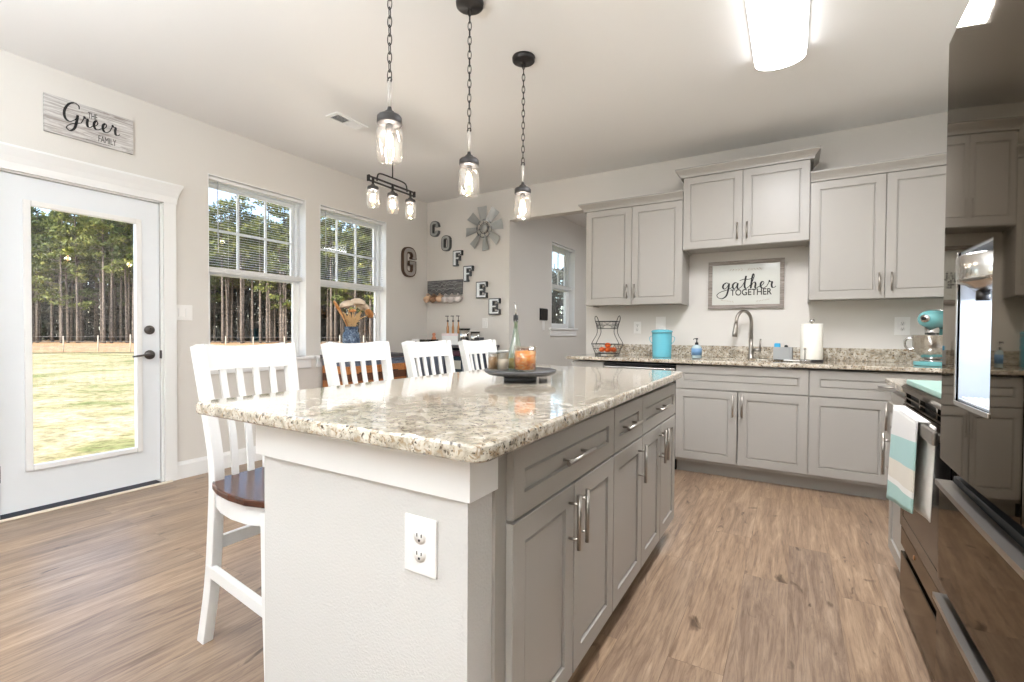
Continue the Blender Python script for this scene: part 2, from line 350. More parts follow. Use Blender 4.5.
def script_bm(mb, word, x0, x1, z0, z1, y, wid, th=.002):              # brush-script lettering as thin raised strokes
    st = []; x = 0
    for ch in word:
        g, adv = GL[ch]
        for s_ in g: st.append([(x + px, pz) for px, pz in s_])
        x += adv
    # join the letters' strokes into flowing lines
    sm = [catmull([(p[0], p[1], 0) for p in s_], 7) for s_ in st]
    A = [p for s_ in sm for p in s_]; a, b = min(p.x for p in A), max(p.x for p in A); c, d = min(p.y for p in A), max(p.y for p in A)
    for s_ in sm:
        pts = [(x0 + (p.x - a) / (b - a) * (x1 - x0), z0 + (p.y - c) / (d - c) * (z1 - z0)) for p in s_]
        for i in range(len(pts)):
            pass
        t = bmesh.new(); prev = None
        for i, p in enumerate(pts):
            q0, q1 = pts[max(i - 1, 0)], pts[min(i + 1, len(pts) - 1)]; dx, dz = q1[0] - q0[0], q1[1] - q0[1]; l = math.hypot(dx, dz) or 1
            k = wid * (.45 + .75 * max(0, -dz / l))             # thick down strokes
            nx, nz = -dz / l * k / 2, dx / l * k / 2
            r = [t.verts.new((p[0] + nx, y, p[1] + nz)), t.verts.new((p[0] - nx, y, p[1] - nz)), t.verts.new((p[0] - nx, y - th, p[1] - nz)), t.verts.new((p[0] + nx, y - th, p[1] + nz))]
            if prev:
                for m_ in range(4): t.faces.new([prev[m_], prev[(m_ + 1) % 4], r[(m_ + 1) % 4], r[m_]])
            else: t.faces.new(r)
            prev = r
        t.faces.new(prev[::-1]); bmesh.ops.recalc_face_normals(t, faces=t.faces); mb.merge(t)

# ------------------------------------------------------------------ room shell
def wall(name, us, vs, holes, P, d0, d1, m=WALL):
    U = sorted(set(us + [h for q in holes for h in q[:2]])); V = sorted(set(vs + [h for q in holes for h in q[2:]]))
    return struct(MB().plate(U, V, lambda u, v: any(q[0] < u < q[1] and q[2] < v < q[3] for q in holes), d0, d1, P).build(name, m))
W1 = (1.982, 2.853, .887, 2.359); W2 = (3.005, 3.881, .887, 2.359); DR = (.80, 1.685, -.02, 2.075)
W3 = (5.71, 6.49, 1.19, 2.35); LW = (-3.3, -1.3, .75, 2.25)
wall('wall_left', [YN, YB + .12], [0, H], [W1, W2, DR, LW], lambda u, v, d: (d, u, v), XL, XL - .17)
wall('wall_back', [XL - .17, XR + .12], [0, H], [(-2.76, -1.83, -.1, 2.39)], lambda u, v, d: (u, d, v), YB, YB + .12)
wall('wall_hall', [YB + .12, YF], [0, H], [W3], lambda u, v, d: (d, u, v), XH, XH - .17)
wall('wall_far', [XH - .17, XR + .12], [0, H], [], lambda u, v, d: (u, d, v), YF, YF + .12)
wall('wall_right', [YN, YF], [0, H], [], lambda u, v, d: (d, u, v), XR, XR + .12)
wall('wall_near', [XL - .17, XR + .12], [0, H], [], lambda u, v, d: (u, d, v), YN, YN - .17)
struct(MB().box(XL - .17, XR + .12, YN - .17, YF + .12, -.12, 0).build('floor', FLOOR))
struct(MB().box(XL - .17, XR + .12, YN - .17, YF + .12, H, H + .15).build('ceiling', CEIL))
def baseboard(name, axis, c, a, b, sgn):
    m = MB(); prof = [(0, 0), (.014, 0), (.014, .105), (.009, .118), (.006, .13), (0, .13)]
    t = bmesh.new(); A = []; B = []
    for d, z in prof:
        if axis == 'x': A.append(t.verts.new((c + sgn * d, a, z))); B.append(t.verts.new((c + sgn * d, b, z)))
        else: A.append(t.verts.new((a, c + sgn * d, z))); B.append(t.verts.new((b, c + sgn * d, z)))
    n = len(prof)
    for k in range(n): t.faces.new([A[k], A[(k + 1) % n], B[(k + 1) % n], B[k]])
    t.faces.new(A); t.faces.new(B[::-1]); bmesh.ops.recalc_face_normals(t, faces=t.faces); m.merge(t)
    return struct(m.build(name, TRIM))
baseboard('baseboard_left', 'x', XL, 1.752, YB, 1)
baseboard('baseboard_left_near', 'x', XL, YN, .735, 1)
baseboard('baseboard_back', 'y', YB, XL + .014, -2.76, -1)
baseboard('baseboard_hall', 'x', XH, YB + .12, YF, 1)
baseboard('baseboard_far', 'y', YF, XH + .014, XR, -1)

# windows: local x along the wall, -y into the room, z up; origin on the inner wall plane at sill height
def window(name, wd, ht, loc, rz, blinds=True, lower_frac=.475, label_blind='', group='window blinds'):
    root = struct(bpy.data.objects.new(name, None)); COL.objects.link(root); root.location = loc; root.rotation_euler.z = rz
    h2 = wd / 2; zm = ht * lower_frac
    D = .095
    m = MB()                                                     # white liner of the opening
    m.box(-h2, -h2 + .006, .0, D, 0, ht).box(h2 - .006, h2, 0, D, 0, ht).box(-h2, h2, 0, D, ht - .006, ht)
    m.build('jamb', TRIM, root)
    m = MB(); f = .035
    m.box(-h2, -h2 + f, D, D + .07, 0, ht, .003).box(h2 - f, h2, D, D + .07, 0, ht, .003).box(-h2 + f, h2 - f, D, D + .07, ht - f, ht, .003).box(-h2 + f, h2 - f, D, D + .07, 0, .03, .003)
    m.build('window_frame', TRIM, root)
    for part, z0, z1, y0, mun in (('upper_sash', zm - .01, ht - f, D + .036, True), ('lower_sash', .03, zm + .03, D + .008, False)):
        a, b = -h2 + f, h2 - f; s_ = .03; m = MB()
        m.box(a, a + s_, y0, y0 + .026, z0, z1, .002).box(b - s_, b, y0, y0 + .026, z0, z1, .002)
        m.box(a + s_, b - s_, y0, y0 + .026, z1 - .035, z1, .002).box(a + s_, b - s_, y0, y0 + .026, z0, z0 + .035, .002)
        sash = m.build(part, TRIM, root)
        if mun:
            g = MB(); gw = (b - a - 2 * s_)
            for k in (1, 2):
                xx = a + s_ + gw * k / 3; g.box(xx - .009, xx + .009, y0 + .006, y0 + .02, z0 + .035, z1 - .035)
            zz = (z0 + z1) / 2; g.box(a + s_, b - s_, y0 + .007, y0 + .019, zz - .009, zz + .009); g.build('muntin', TRIM, sash)
        else:
            MB().box(-.03, .03, y0 - .012, y0, z1 - .012, z1 + .006, .003).build('sash_lock', TRIM, sash)
        MB().box(a + s_, b - s_, y0 + .011, y0 + .015, z0 + .035, z1 - .035).build('glass', GLASS, sash)
    m = MB(); m.box(-h2 - .065, h2 + .065, -.035, D, -.028, 0, .006); m.build('window_sill', TRIM, root)
    MB().box(-h2 - .045, h2 + .045, -.016, 0, -.112, -.028, .003).build('sill_apron', TRIM, root)
    return root
def blind(wd, ht, drop, loc, rz, label, lower=True):
    t = thing('window_blind', label, 'blind', loc, rz); h2 = wd / 2 - .012
    MB().box(-h2, h2, .03, .066, ht - .034, ht - .008, .003).build('headrail', TRIM, t)
    m = MB(); z = ht - .05; c, s_ = math.cos(R(12)), math.sin(R(12))
    while z > ht - drop + .045:
        b = bmesh.new(); r = []
        for k in range(4):
            u = -.0125 + .025 * k / 3; y = .048 + u * c; zz = z + u * s_ + .0022 * (1 - (u / .0125) ** 2)
            r.append((b.verts.new((-h2 + .003, y, zz)), b.verts.new((h2 - .003, y, zz)), b.verts.new((-h2 + .003, y, zz - .0006)), b.verts.new((h2 - .003, y, zz - .0006))))
        for p, q in zip(r, r[1:]):
            b.faces.new([p[0], p[1], q[1], q[0]]); b.faces.new([p[2], q[2], q[3], p[3]])
        m.merge(b); z -= .0205
    m.build('slats', SLAT, t)
    m = MB(); m.box(-h2, h2, .036, .062, ht - drop - .001, ht - drop + .012, .003)
    for k in range(6): m.box(-h2 + .002, h2 - .002, .036, .061, ht - drop + .013 + k * .0045, ht - drop + .0165 + k * .0045)
    m.build('bottom_rail', TRIM, t)
    for x in (-h2 * .62, 0, h2 * .62): MB().tube([(x, .034, ht - .03), (x, .034, ht - drop + .01)], .0009, 5).build('ladder_cord', TRIM, t)
    MB().tube([(-h2 + .075, .028, ht - .04), (-h2 + .078, .026, ht - drop + .16)], .004, 6).build('tilt_wand', WANDM, t)
SLAT = mat('blind_slat', (236, 238, 240), .45); WANDM = mat('clear_wand', (205, 208, 212), .2)
w1 = window('window_1', W1[1] - W1[0], W1[3] - W1[2], (XL, (W1[0] + W1[1]) / 2, W1[2]), PI / 2)
w2 = window('window_2', W2[1] - W2[0], W2[3] - W2[2], (XL, (W2[0] + W2[1]) / 2, W2[2]), PI / 2)
w3 = window('window_3', W3[1] - W3[0], W3[3] - W3[2], (XH, (W3[0] + W3[1]) / 2, W3[2]), PI / 2)
window('added_fill_window', LW[1] - LW[0], LW[3] - LW[2], (XL, (LW[0] + LW[1]) / 2, LW[2]), PI / 2)  # unseen window behind the camera, added to let in more daylight
blind(W1[1] - W1[0], W1[3] - W1[2], .765, (XL, (W1[0] + W1[1]) / 2, W1[2]), PI / 2, 'white mini blind lowered halfway in the window nearer the door')
blind(W2[1] - W2[0], W2[3] - W2[2], .765, (XL, (W2[0] + W2[1]) / 2, W2[2]), PI / 2, 'white mini blind lowered halfway in the window above the dried flowers')
blind(W3[1] - W3[0], W3[3] - W3[2], .60, (XH, (W3[0] + W3[1]) / 2, W3[2]), PI / 2, 'white mini blind half lowered in the small hallway window')

# patio door: local x along wall (+y world), -y into the room
def patio_door():
    r = struct(bpy.data.objects.new('door_1', None)); COL.objects.link(r); r.location = (XL, .835, 0); r.rotation_euler.z = PI / 2
    W = .815; yf = .012; g = (.141, .672, .292, 1.868); lf = .034
    m = MB(); us = [0, g[0] - .005, g[1] + .005, W]; vs = [.030, g[2] - .005, g[3] + .005, 2.04]
    m.plate(us, vs, lambda u, v: us[1] < u < us[2] and vs[1] < v < vs[2], yf, yf + .044, lambda u, v, d: (u, d, v)); slab = m.build('door_slab', DOORW, r)
    m = MB()
    for (a, b, c, d) in ((g[0] - lf, g[0], g[2] - lf, g[3] + lf), (g[1], g[1] + lf, g[2] - lf, g[3] + lf), (g[0], g[1], g[2] - lf, g[2]), (g[0], g[1], g[3], g[3] + lf)):
        m.box(a, b, yf - .013, yf + .02, c, d, .005)
    m.build('lite_frame', TRIM, slab)
    MB().box(g[0] - .004, g[1] + .004, yf + .019, yf + .025, g[2] - .004, g[3] + .004).build('glass', GLASS, slab)
    # hardware
    m = MB(); Mx = Matrix.Translation((.752, yf, 1.123)) @ Matrix.Rotation(PI / 2, 4, 'X')
    m.lathe([(0, 0), (.032, 0), (.032, .008), (.026, .016), (0, .016)], 24, Mx=Mx); m.box(.748, .756, yf - .034, yf - .014, 1.105, 1.141, .002)
    m.build('deadbolt', PEWT, slab)
    m = MB(); Mx = Matrix.Translation((.752, yf, .945)) @ Matrix.Rotation(PI / 2, 4, 'X')
    m.lathe([(0, 0), (.033, 0), (.033, .008), (.027, .014), (.011, .018), (.011, .05), (0, .05)], 24, Mx=Mx)
    m.tube(catmull([(.757, yf - .045, .945), (.72, yf - .05, .948), (.68, yf - .05, .942), (.635, yf - .046, .936)], 5), .0085, 8, flat=(1, .8)); m.build('door_handle', PEWT, slab)
    for z in (.27, 1.0, 1.67):
        m = MB(); m.tube([(-.006, yf - .006, z - .05), (-.006, yf - .006, z + .05)], .008, 8).box(-.006, .0, yf - .004, yf, z - .05, z + .05); m.build('hinge', STEEL, slab)
    # frame, stops and threshold
    m = MB()
    m.box(-.035, -.004, 0, .16, 0, 2.075).box(W + .004, W + .035, 0, .16, 0, 2.075).box(-.035, W + .035, 0, .16, 2.045, 2.075)
    m.box(-.004, .010, yf + .046, yf + .07, 0.02, 2.045).box(W - .010, W + .004, yf + .046, yf + .07, .02, 2.045); m.build('door_frame', TRIM, r)
    MB().box(W + .0035, W + .010, -.002, .04, .915, .975, .001).build('strike_plate', PEWT, r)
    m = MB(); m.box(-.035, W + .035, -.02, .15, -.019, .008, .004); m.build('threshold', mat('threshold_bronze', (58, 48, 40), .85), r)
    MB().box(-.035, W + .06, -.045, -.02, .0, .012, .004).build('threshold_trim', mat('threshold_oak', (236, 226, 208), .5), r)
    m = MB(); m.box(-.112, -.020, -.019, 0, 0, 2.06, .002).box(W + .020, W + .100, -.019, 0, 0, 2.06, .002); m.build('door_casing', TRIM, r)
    b = bmesh.new(); x0, x1 = -.115, W + .103                     # header with a flared crown
    pr = [(0, 2.055), (.022, 2.055), (.024, 2.10), (.034, 2.135), (.052, 2.185), (.052, 2.197), (0, 2.197)]
    A = [b.verts.new((x0 - max(0, d - .022) * 1.1, -d, z)) for d, z in pr]; B = [b.verts.new((x1 + max(0, d - .022) * 1.1, -d, z)) for d, z in pr]
    for k in range(len(pr)): b.faces.new([A[k], A[(k + 1) % len(pr)], B[(k + 1) % len(pr)], B[k]])
    b.faces.new(A); b.faces.new(B[::-1]); bmesh.ops.recalc_face_normals(b, faces=b.faces); m = MB(); m.merge(b); m.build('door_header', TRIM, r)
patio_door()

# ------------------------------------------------------------------ kitchen cabinets
def bar_pull(name, parent, c, length, vertical, y, m=NICK):
    b = MB(); h = length / 2; o = .032
    if vertical:
        b.tube([(c[0], y - o, c[1] - h), (c[0], y - o, c[1] + h)], .0066, 10)
        for s_ in (-.32, .32): b.tube([(c[0], y, c[1] + s_ * length), (c[0], y - o, c[1] + s_ * length)], .0042, 8)
    else:
        b.tube([(c[0] - h, y - o, c[1]), (c[0] + h, y - o, c[1])], .0066, 10)
        for s_ in (-.32, .32): b.tube([(c[0] + s_ * length, y, c[1]), (c[0] + s_ * length, y - o, c[1])], .0042, 8)
    return b.build(name, m, parent)
def base_cab(label, loc, rz, w_, depth, drawers, doors, zs=(.125, .684, .868), kick=.075, false_front=False, group=None, pull=.16, dpull=.2, top=.870):
    """local: x 0..w_, front of the carcass at y=0, doors towards -y; drawers/doors = list of (x0, x1, pull x or None)"""
    t = thing('base_cabinet', label, 'cabinet', loc, rz, group); m = MB()
    m.box(0, .018, 0, depth, .1, top).box(w_ - .018, w_, 0, depth, .1, top).box(.018, w_ - .018, 0, depth, .1, .118).box(.018, w_ - .018, depth - .01, depth, .118, top)
    m.box(.018, w_ - .018, 0, .019, top - .04, top).box(.018, w_ - .018, 0, .019, .118, .14).box(.018, w_ - .018, 0, .019, zs[1] - .02, zs[1] + .02)
    m.box(.018, .05, .10, depth - .02, top, top + .014 + (.013 if top < .86 else 0)).box(w_ - .05, w_ - .018, .10, depth - .02, top, top + .014 + (.013 if top < .86 else 0))
    m.build('carcass', CAB, t)
    MB().box(0, w_, kick, kick + .016, 0, .1).build('toe_kick', CABIN, t)
    g = .0036
    for a, b, hx in drawers:
        d = MB().panel(a + g, b - g, zs[1] + g, zs[2], y=-.001, stile=.056).build('false_drawer_front' if false_front else 'drawer', CAB, t)
        if hx is not None: bar_pull('handle', d, (hx, (zs[1] + zs[2]) / 2), pull, False, -.02)
    for a, b, hx in doors:
        d = MB().panel(a + g, b - g, zs[0], zs[1] - g, y=-.001).build('door', CAB, t)
        if hx is not None: bar_pull('handle', d, (hx, zs[1] - .022 - dpull / 2), dpull, True, -.02)
    return t
yb = 3.966                                        # carcass front plane of the back run
base_cab('narrow grey base cabinet left of the dishwasher at the counter end', (-1.716, yb, 0), 0, .302, .59, [(0, .302, .151)], [(0, .302, .25)])
base_cab('grey base cabinet under the sink with plain false drawer front', (-.806, yb, 0), 0, .913, .59, [(0, .913, None)], [(0, .4565, .425), (.4565, .913, .488)], false_front=True, dpull=.17)
base_cab('grey base cabinet right of the sink cabinet behind the stove', (.107, yb, 0), 0, .93, .59, [(0, .93, .465)], [(0, .465, .43), (.465, .93, .5)], dpull=.17)
# dishwasher
t = thing('dishwasher', 'stainless dishwasher with dark top control strip under the back counter', 'dishwasher', (-1.412, yb, 0))
MB().box(.003, .601, .01, .57, .1, .868).build('body', BLACKM, t); MB().box(.004, .600, .06, .08, 0, .1).build('toe_kick', BLACKM, t)
MB().box(.004, .600, -.028, .008, .10, .838, .004).build('door', STEEL, t)
MB().box(.004, .600, -.03, .008, .843, .868, .003).build('control_strip', BLACK, t)
# half wall of the island, its apron trim
IX0, IX1, IY0 = -1.29, -.575, .793
m = MB(); m.prism([(IX0, IY0), (IX1, IY0), (IX1, .885), (-1.175, .885), (-1.175, 2.69), (IX0, 2.69)], 0, .879); struct(m.build('wall_island', HWALL))
m = MB(); o_ = .016; m.prism([(IX0 - o_, IY0 - o_), (IX1 + o_, IY0 - o_), (IX1 + o_, .884), (IX1, .884), (IX1, IY0), (IX0, IY0), (IX0, 2.692), (IX0 - o_, 2.692)], .772, .879, bev=.0); struct(m.build('trim_1', TRIM))
xi = -.567                                         # carcass plane of the island, doors face +x; local x -> +y
IZ = (.105, .680, .850)
base_cab('grey island cabinet nearest the outlet wall with wide drawer over two doors', (xi, .928, 0), PI / 2, .720, .60, [(0, .720, .345)], [(0, .360, .322), (.360, .720, .384)], IZ, pull=.2, dpull=.158, top=.852)
base_cab('narrow single door cabinet in the middle of the island', (xi, 1.648, 0), PI / 2, .376, .60, [(0, .376, .165)], [(0, .376, .315)], IZ, pull=.19, dpull=.158, top=.852)
base_cab('grey island cabinet at the far end nearest the sink run', (xi, 2.024, 0), PI / 2, .664, .60, [(0, .664, .300)], [(0, .332, .292), (.332, .664, .354)], IZ, pull=.2, dpull=.158, top=.852)
struct(MB().box(-.62, xi, .886, .928, .0, .852).build('trim_2', CAB))
def slab(name, label, x0, x1, y0, y1, z0, z1, r=.02, cat='countertop'):
    m = MB(); m.prism(rrect(x0, x1, y0, y1, r), z0, z1, bev=.009); return tag(m.build(name, GRAN), label, cat)
m = MB(); P_ = rrect(-1.500, -.478, .700, 2.725, .035); P_ = [(x + (-.036 * (y - .7) / 2.0 if x > -1 else 0), y) for x, y in P_]
m.prism(P_, .879, .914, bev=.011); tag(m.build('island_countertop', GRAN), 'large speckled granite countertop on the island', 'countertop')
# back countertop with the sink hole
m = MB(); SX0, SX1, SY0, SY1 = -.70, .0, 4.03, 4.43
m.plate([-1.757, SX0, SX1, XR - .002], [3.914, SY0, SY1, YB - .002], lambda u, v: SX0 < u < SX1 and SY0 < v < SY1, .884, .914, lambda u, v, d: (u, v, d))
ct = tag(m.build('back_countertop', GRAN), 'long granite countertop along the back wall holding the sink', 'countertop')
MB().box(-1.60, XR - .002, YB - .024, YB - .003, .9145, 1.016, .003).build('backsplash', GRAN, ct)
bv = ct.modifiers.new('bev', 'BEVEL'); bv.width = .007; bv.segments = 3; bv.limit_method = 'ANGLE'
t = thing('kitchen_sink', 'stainless undermount sink below the gooseneck faucet', 'sink', ((SX0 + SX1) / 2, (SY0 + SY1) / 2, .70))
m = MB(); a, b = (SX1 - SX0) / 2 + .004, (SY1 - SY0) / 2 + .004
m.box(-a, a, -b, b, 0, .004).box(-a, -a + .004, -b, b, .004, .183).box(a - .004, a, -b, b, .004, .183).box(-a, a, -b, -b + .004, .004, .183).box(-a, a, b - .004, b, .004, .183)
m.build('basin', STEEL, t); MB().lathe([(0, .006), (.03, .006), (.042, .004)], 20).build('drain', DGREY, t)

# upper cabinets
def upper_cab(label, x0, x1, z0, z1, hz, left_ret, right_ret, crown_h=.085):
    t = thing('wall_cabinet', label, 'cabinet', (x0, 4.268, 0)); w_ = x1 - x0; d = YB - 4.268 - .002
    m = MB(); m.box(0, w_, 0, d, z0 + .012, z1).box(0, .018, 0, d, z0, z0 + .012).box(w_ - .018, w_, 0, d, z0, z0 + .012).box(.018, w_ - .018, 0, .019, z0, z0 + .012)
    m.build('carcass', CAB, t); g = .002; mid = w_ / 2
    for a, b, hx in ((0, mid, mid - .035), (mid, w_, mid + .035)):
        dr = MB().panel(a + g, b - g, z0 + .004, z1 - .012, y=-.001).build('door', CAB, t)
        bar_pull('handle', dr, (hx, z0 + hz), .13, True, -.02)
    pr = [(-.001, z1 - .008), (.024, z1 - .008), (.026, z1 + .006), (.036, z1 + .022), (.058, z1 + crown_h - .018), (.064, z1 + crown_h - .012), (.064, z1 + crown_h), (-.001, z1 + crown_h)]
    b = bmesh.new(); path = []
    for d_, z in pr:
        L = -d_ if left_ret else 0; Rr = w_ + d_ if right_ret else w_
        path.append(([(L, d, z)] if left_ret else []) + [(L, -d_, z), (Rr, -d_, z)] + ([(Rr, d, z)] if right_ret else []))
    n = len(path[0]); vs = [[b.verts.new(p) for p in row] for row in path]
    for i in range(len(vs)):
        for k in range(n - 1): b.faces.new([vs[i][k], vs[i][k + 1], vs[(i + 1) % len(vs)][k + 1], vs[(i + 1) % len(vs)][k]])
    b.faces.new([r_[0] for r_ in vs]); b.faces.new([r_[-1] for r_ in vs][::-1]); bmesh.ops.recalc_face_normals(b, faces=b.faces)
    m = MB(); m.merge(b); m.build('crown_molding', CAB, t)
    return t
upper_cab('tall grey wall cabinet beside the hallway opening above the wire basket', -1.709, -.824, 1.380, 2.282, .12, True, False, .062)
upper_cab('short raised grey wall cabinet above the sink and framed sign', -.822, .101, 1.838, 2.462, .12, True, True, .062)
upper_cab('tall grey wall cabinet above the mixer and paper towels', .103, 1.017, 1.380, 2.282, .12, False, True, .062)

# ------------------------------------------------------------------ right run: small cabinet, range, fridge (fronts face -x; local x -> -y)
xr = .43
base_cab('narrow grey base cabinet between the stove and the room gap', (xr, 2.868, 0), -PI / 2, .388, .64, [(0, .388, None)], [(0, .388, .05)], IZ)
slab('side_countertop', 'small granite countertop strip beside the stove', .386, XR - .003, 2.477, 2.88, .884, .914, .01)
def kitchen_range():
    t = thing('kitchen_range', 'black stainless slide-in range with mint cover and towel on its handle', 'stove', (.40, 2.472, 0), -PI / 2); W = .756
    MB().box(0, W, .03, .66, .03, .885).build('body', mat('range_side', (62, 60, 58), .4, .6), t)
    m = MB(); m.box(.0, W, .0, .66, .886, .918, .004); m.build('cooktop', BLACK, t)
    b = MB(); pr = [(-.008, .892), (-.014, .914), (-.002, .921), (.03, .921), (.03, .892)]
    mm = bmesh.new(); A = [mm.verts.new((0, y, z)) for y, z in pr]; B = [mm.verts.new((W, y, z)) for y, z in pr]
    for k in range(5): mm.faces.new([A[k], A[(k + 1) % 5], B[(k + 1) % 5], B[k]])
    mm.faces.new(A); mm.faces.new(B[::-1]); bmesh.ops.recalc_face_normals(mm, faces=mm.faces); b.merge(mm); b.build('control_panel', FRIDGEM, t)
    vent = MB(); vent.box(.01, W - .01, .012, .03, .848, .892)
    vent.build('vent_recess', BLACKM, t)
    m = MB()
    m.box(.006, W - .006, -.004, .03, .846, .853)
    m.box(.006, W - .006, -.003, .012, .868, .873)
    for k in range(4): x = .02 + k * (W - .04) / 3; m.box(x - .010, x + .010, -.002, .012, .853, .892)
    m.build('vent_grille', FRIDGEM, t)
    d = MB().box(.003, W - .003, -.008, .03, .345, .843, .004).build('oven_door', FRIDGEM, t)
    MB().box(.06, W - .06, -.0095, -.0085, .40, .79, 0).build('oven_window', BLACK, d)
    MB().box(.012, W - .012, -.0105, -.0088, .352, .40, 0).box(.012, .06, -.0105, -.0088, .40, .79).build('glass_border', BLACK, d)
    m = MB(); m.box(.02, W - .006, -.062, -.048, .812, .852, .005)
    for x in (.05, W - .05): m.box(x - .014, x + .014, -.05, -.008, .818, .840, .003)
    m.build('handle', NICK, d)
    MB().box(.003, W - .003, -.006, .03, .268, .341, .003).build('lower_trim', FRIDGEM, t)
    Mx = Matrix.Translation((.25, -.006, .308)) @ Matrix.Rotation(PI / 2, 4, 'X')
    MB().lathe([(0, 0), (.009, 0), (.009, .002), (0, .003)], 16, Mx=Mx).build('badge', mat('copper_badge', (196, 150, 110), .3, .8), t)
    MB().box(.003, W - .003, .014, .03, .238, .268).build('drawer_recess', BLACKM, t)
    MB().box(.003, W - .003, -.006, .03, .045, .240, .004).build('drawer', FRIDGEM, t)
    MB().box(.01, W - .01, .03, .05, 0, .045).build('kick_plate', BLACKM, t)
kitchen_range()
# stove cover board
t = thing('stove_cover', 'mint green wooden cover board lying on the stove', 'stove cover', (.715, 2.10, .9215))
m = MB(); m.box(-.315, .32, -.375, .36, 0, .020, .004); m.build('board', MINT, t)
for y in (-.30, .28):
    MB().tube(catmull([(-.28 + .2, y, .018), (-.28 + .2, y, .045), (-.0, y, .05), (.08, y, .045), (.08, y, .018)], 5), .006, 8).build('handle', DGREY, t)
# towel over the oven handle
def towel():
    t = thing('dish_towel', 'white and aqua striped dish towel hanging from the oven handle', 'towel', (.40, 2.472, 0), -PI / 2)
    ST = make_stripes('towel_stripes', [(0, (164, 196, 190)), (.24, (226, 224, 218)), (.29, (214, 207, 194)), (.47, (164, 196, 192)), (.70, (218, 216, 212)), (.93, (226, 224, 220))], 2, 1, .95, 2.65, -1.325)
    def sheet(x0, x1, ztop, zb0, zb1, yb_, ph, amp, flare):
        m = bmesh.new(); nx, nz = 18, 20; G = []
        for j in range(nz + 1):
            row = []
            for i in range(nx + 1):
                u, v = i / nx, j / nz; zb = zb0 + (zb1 - zb0) * u; z = ztop + (zb - ztop) * v
                x = x0 + (x1 - x0) * u + flare * v * (u - .5)
                y = yb_ - amp * math.sin(u * 3.2 * PI + ph) * (.15 + v) - .012 * v
                row.append(m.verts.new((x, y, z)))
            G.append(row)
        for j in range(nz):
            for i in range(nx):
                f = m.faces.new([G[j][i], G[j][i + 1], G[j + 1][i + 1], G[j + 1][i]]); f.smooth = True
        return m
    a = MB(); a.merge(sheet(.215, .600, .858, .50, .575, -.066, .4, .0022, .03)); o = a.build('front_layer', ST, t); s_ = o.modifiers.new('t', 'SOLIDIFY'); s_.thickness = .004
    a = MB(); a.merge(sheet(.35, .665, .852, .545, .575, -.036, 2.0, .003, .02)); o = a.build('back_layer', mat('towel_linen', (222, 216, 208), .95), t); s_ = o.modifiers.new('t', 'SOLIDIFY'); s_.thickness = .003
    a = MB(); a.box(.22, .600, -.071, -.036, .853, .858, .002); a.build('fold', ST, t)
towel()
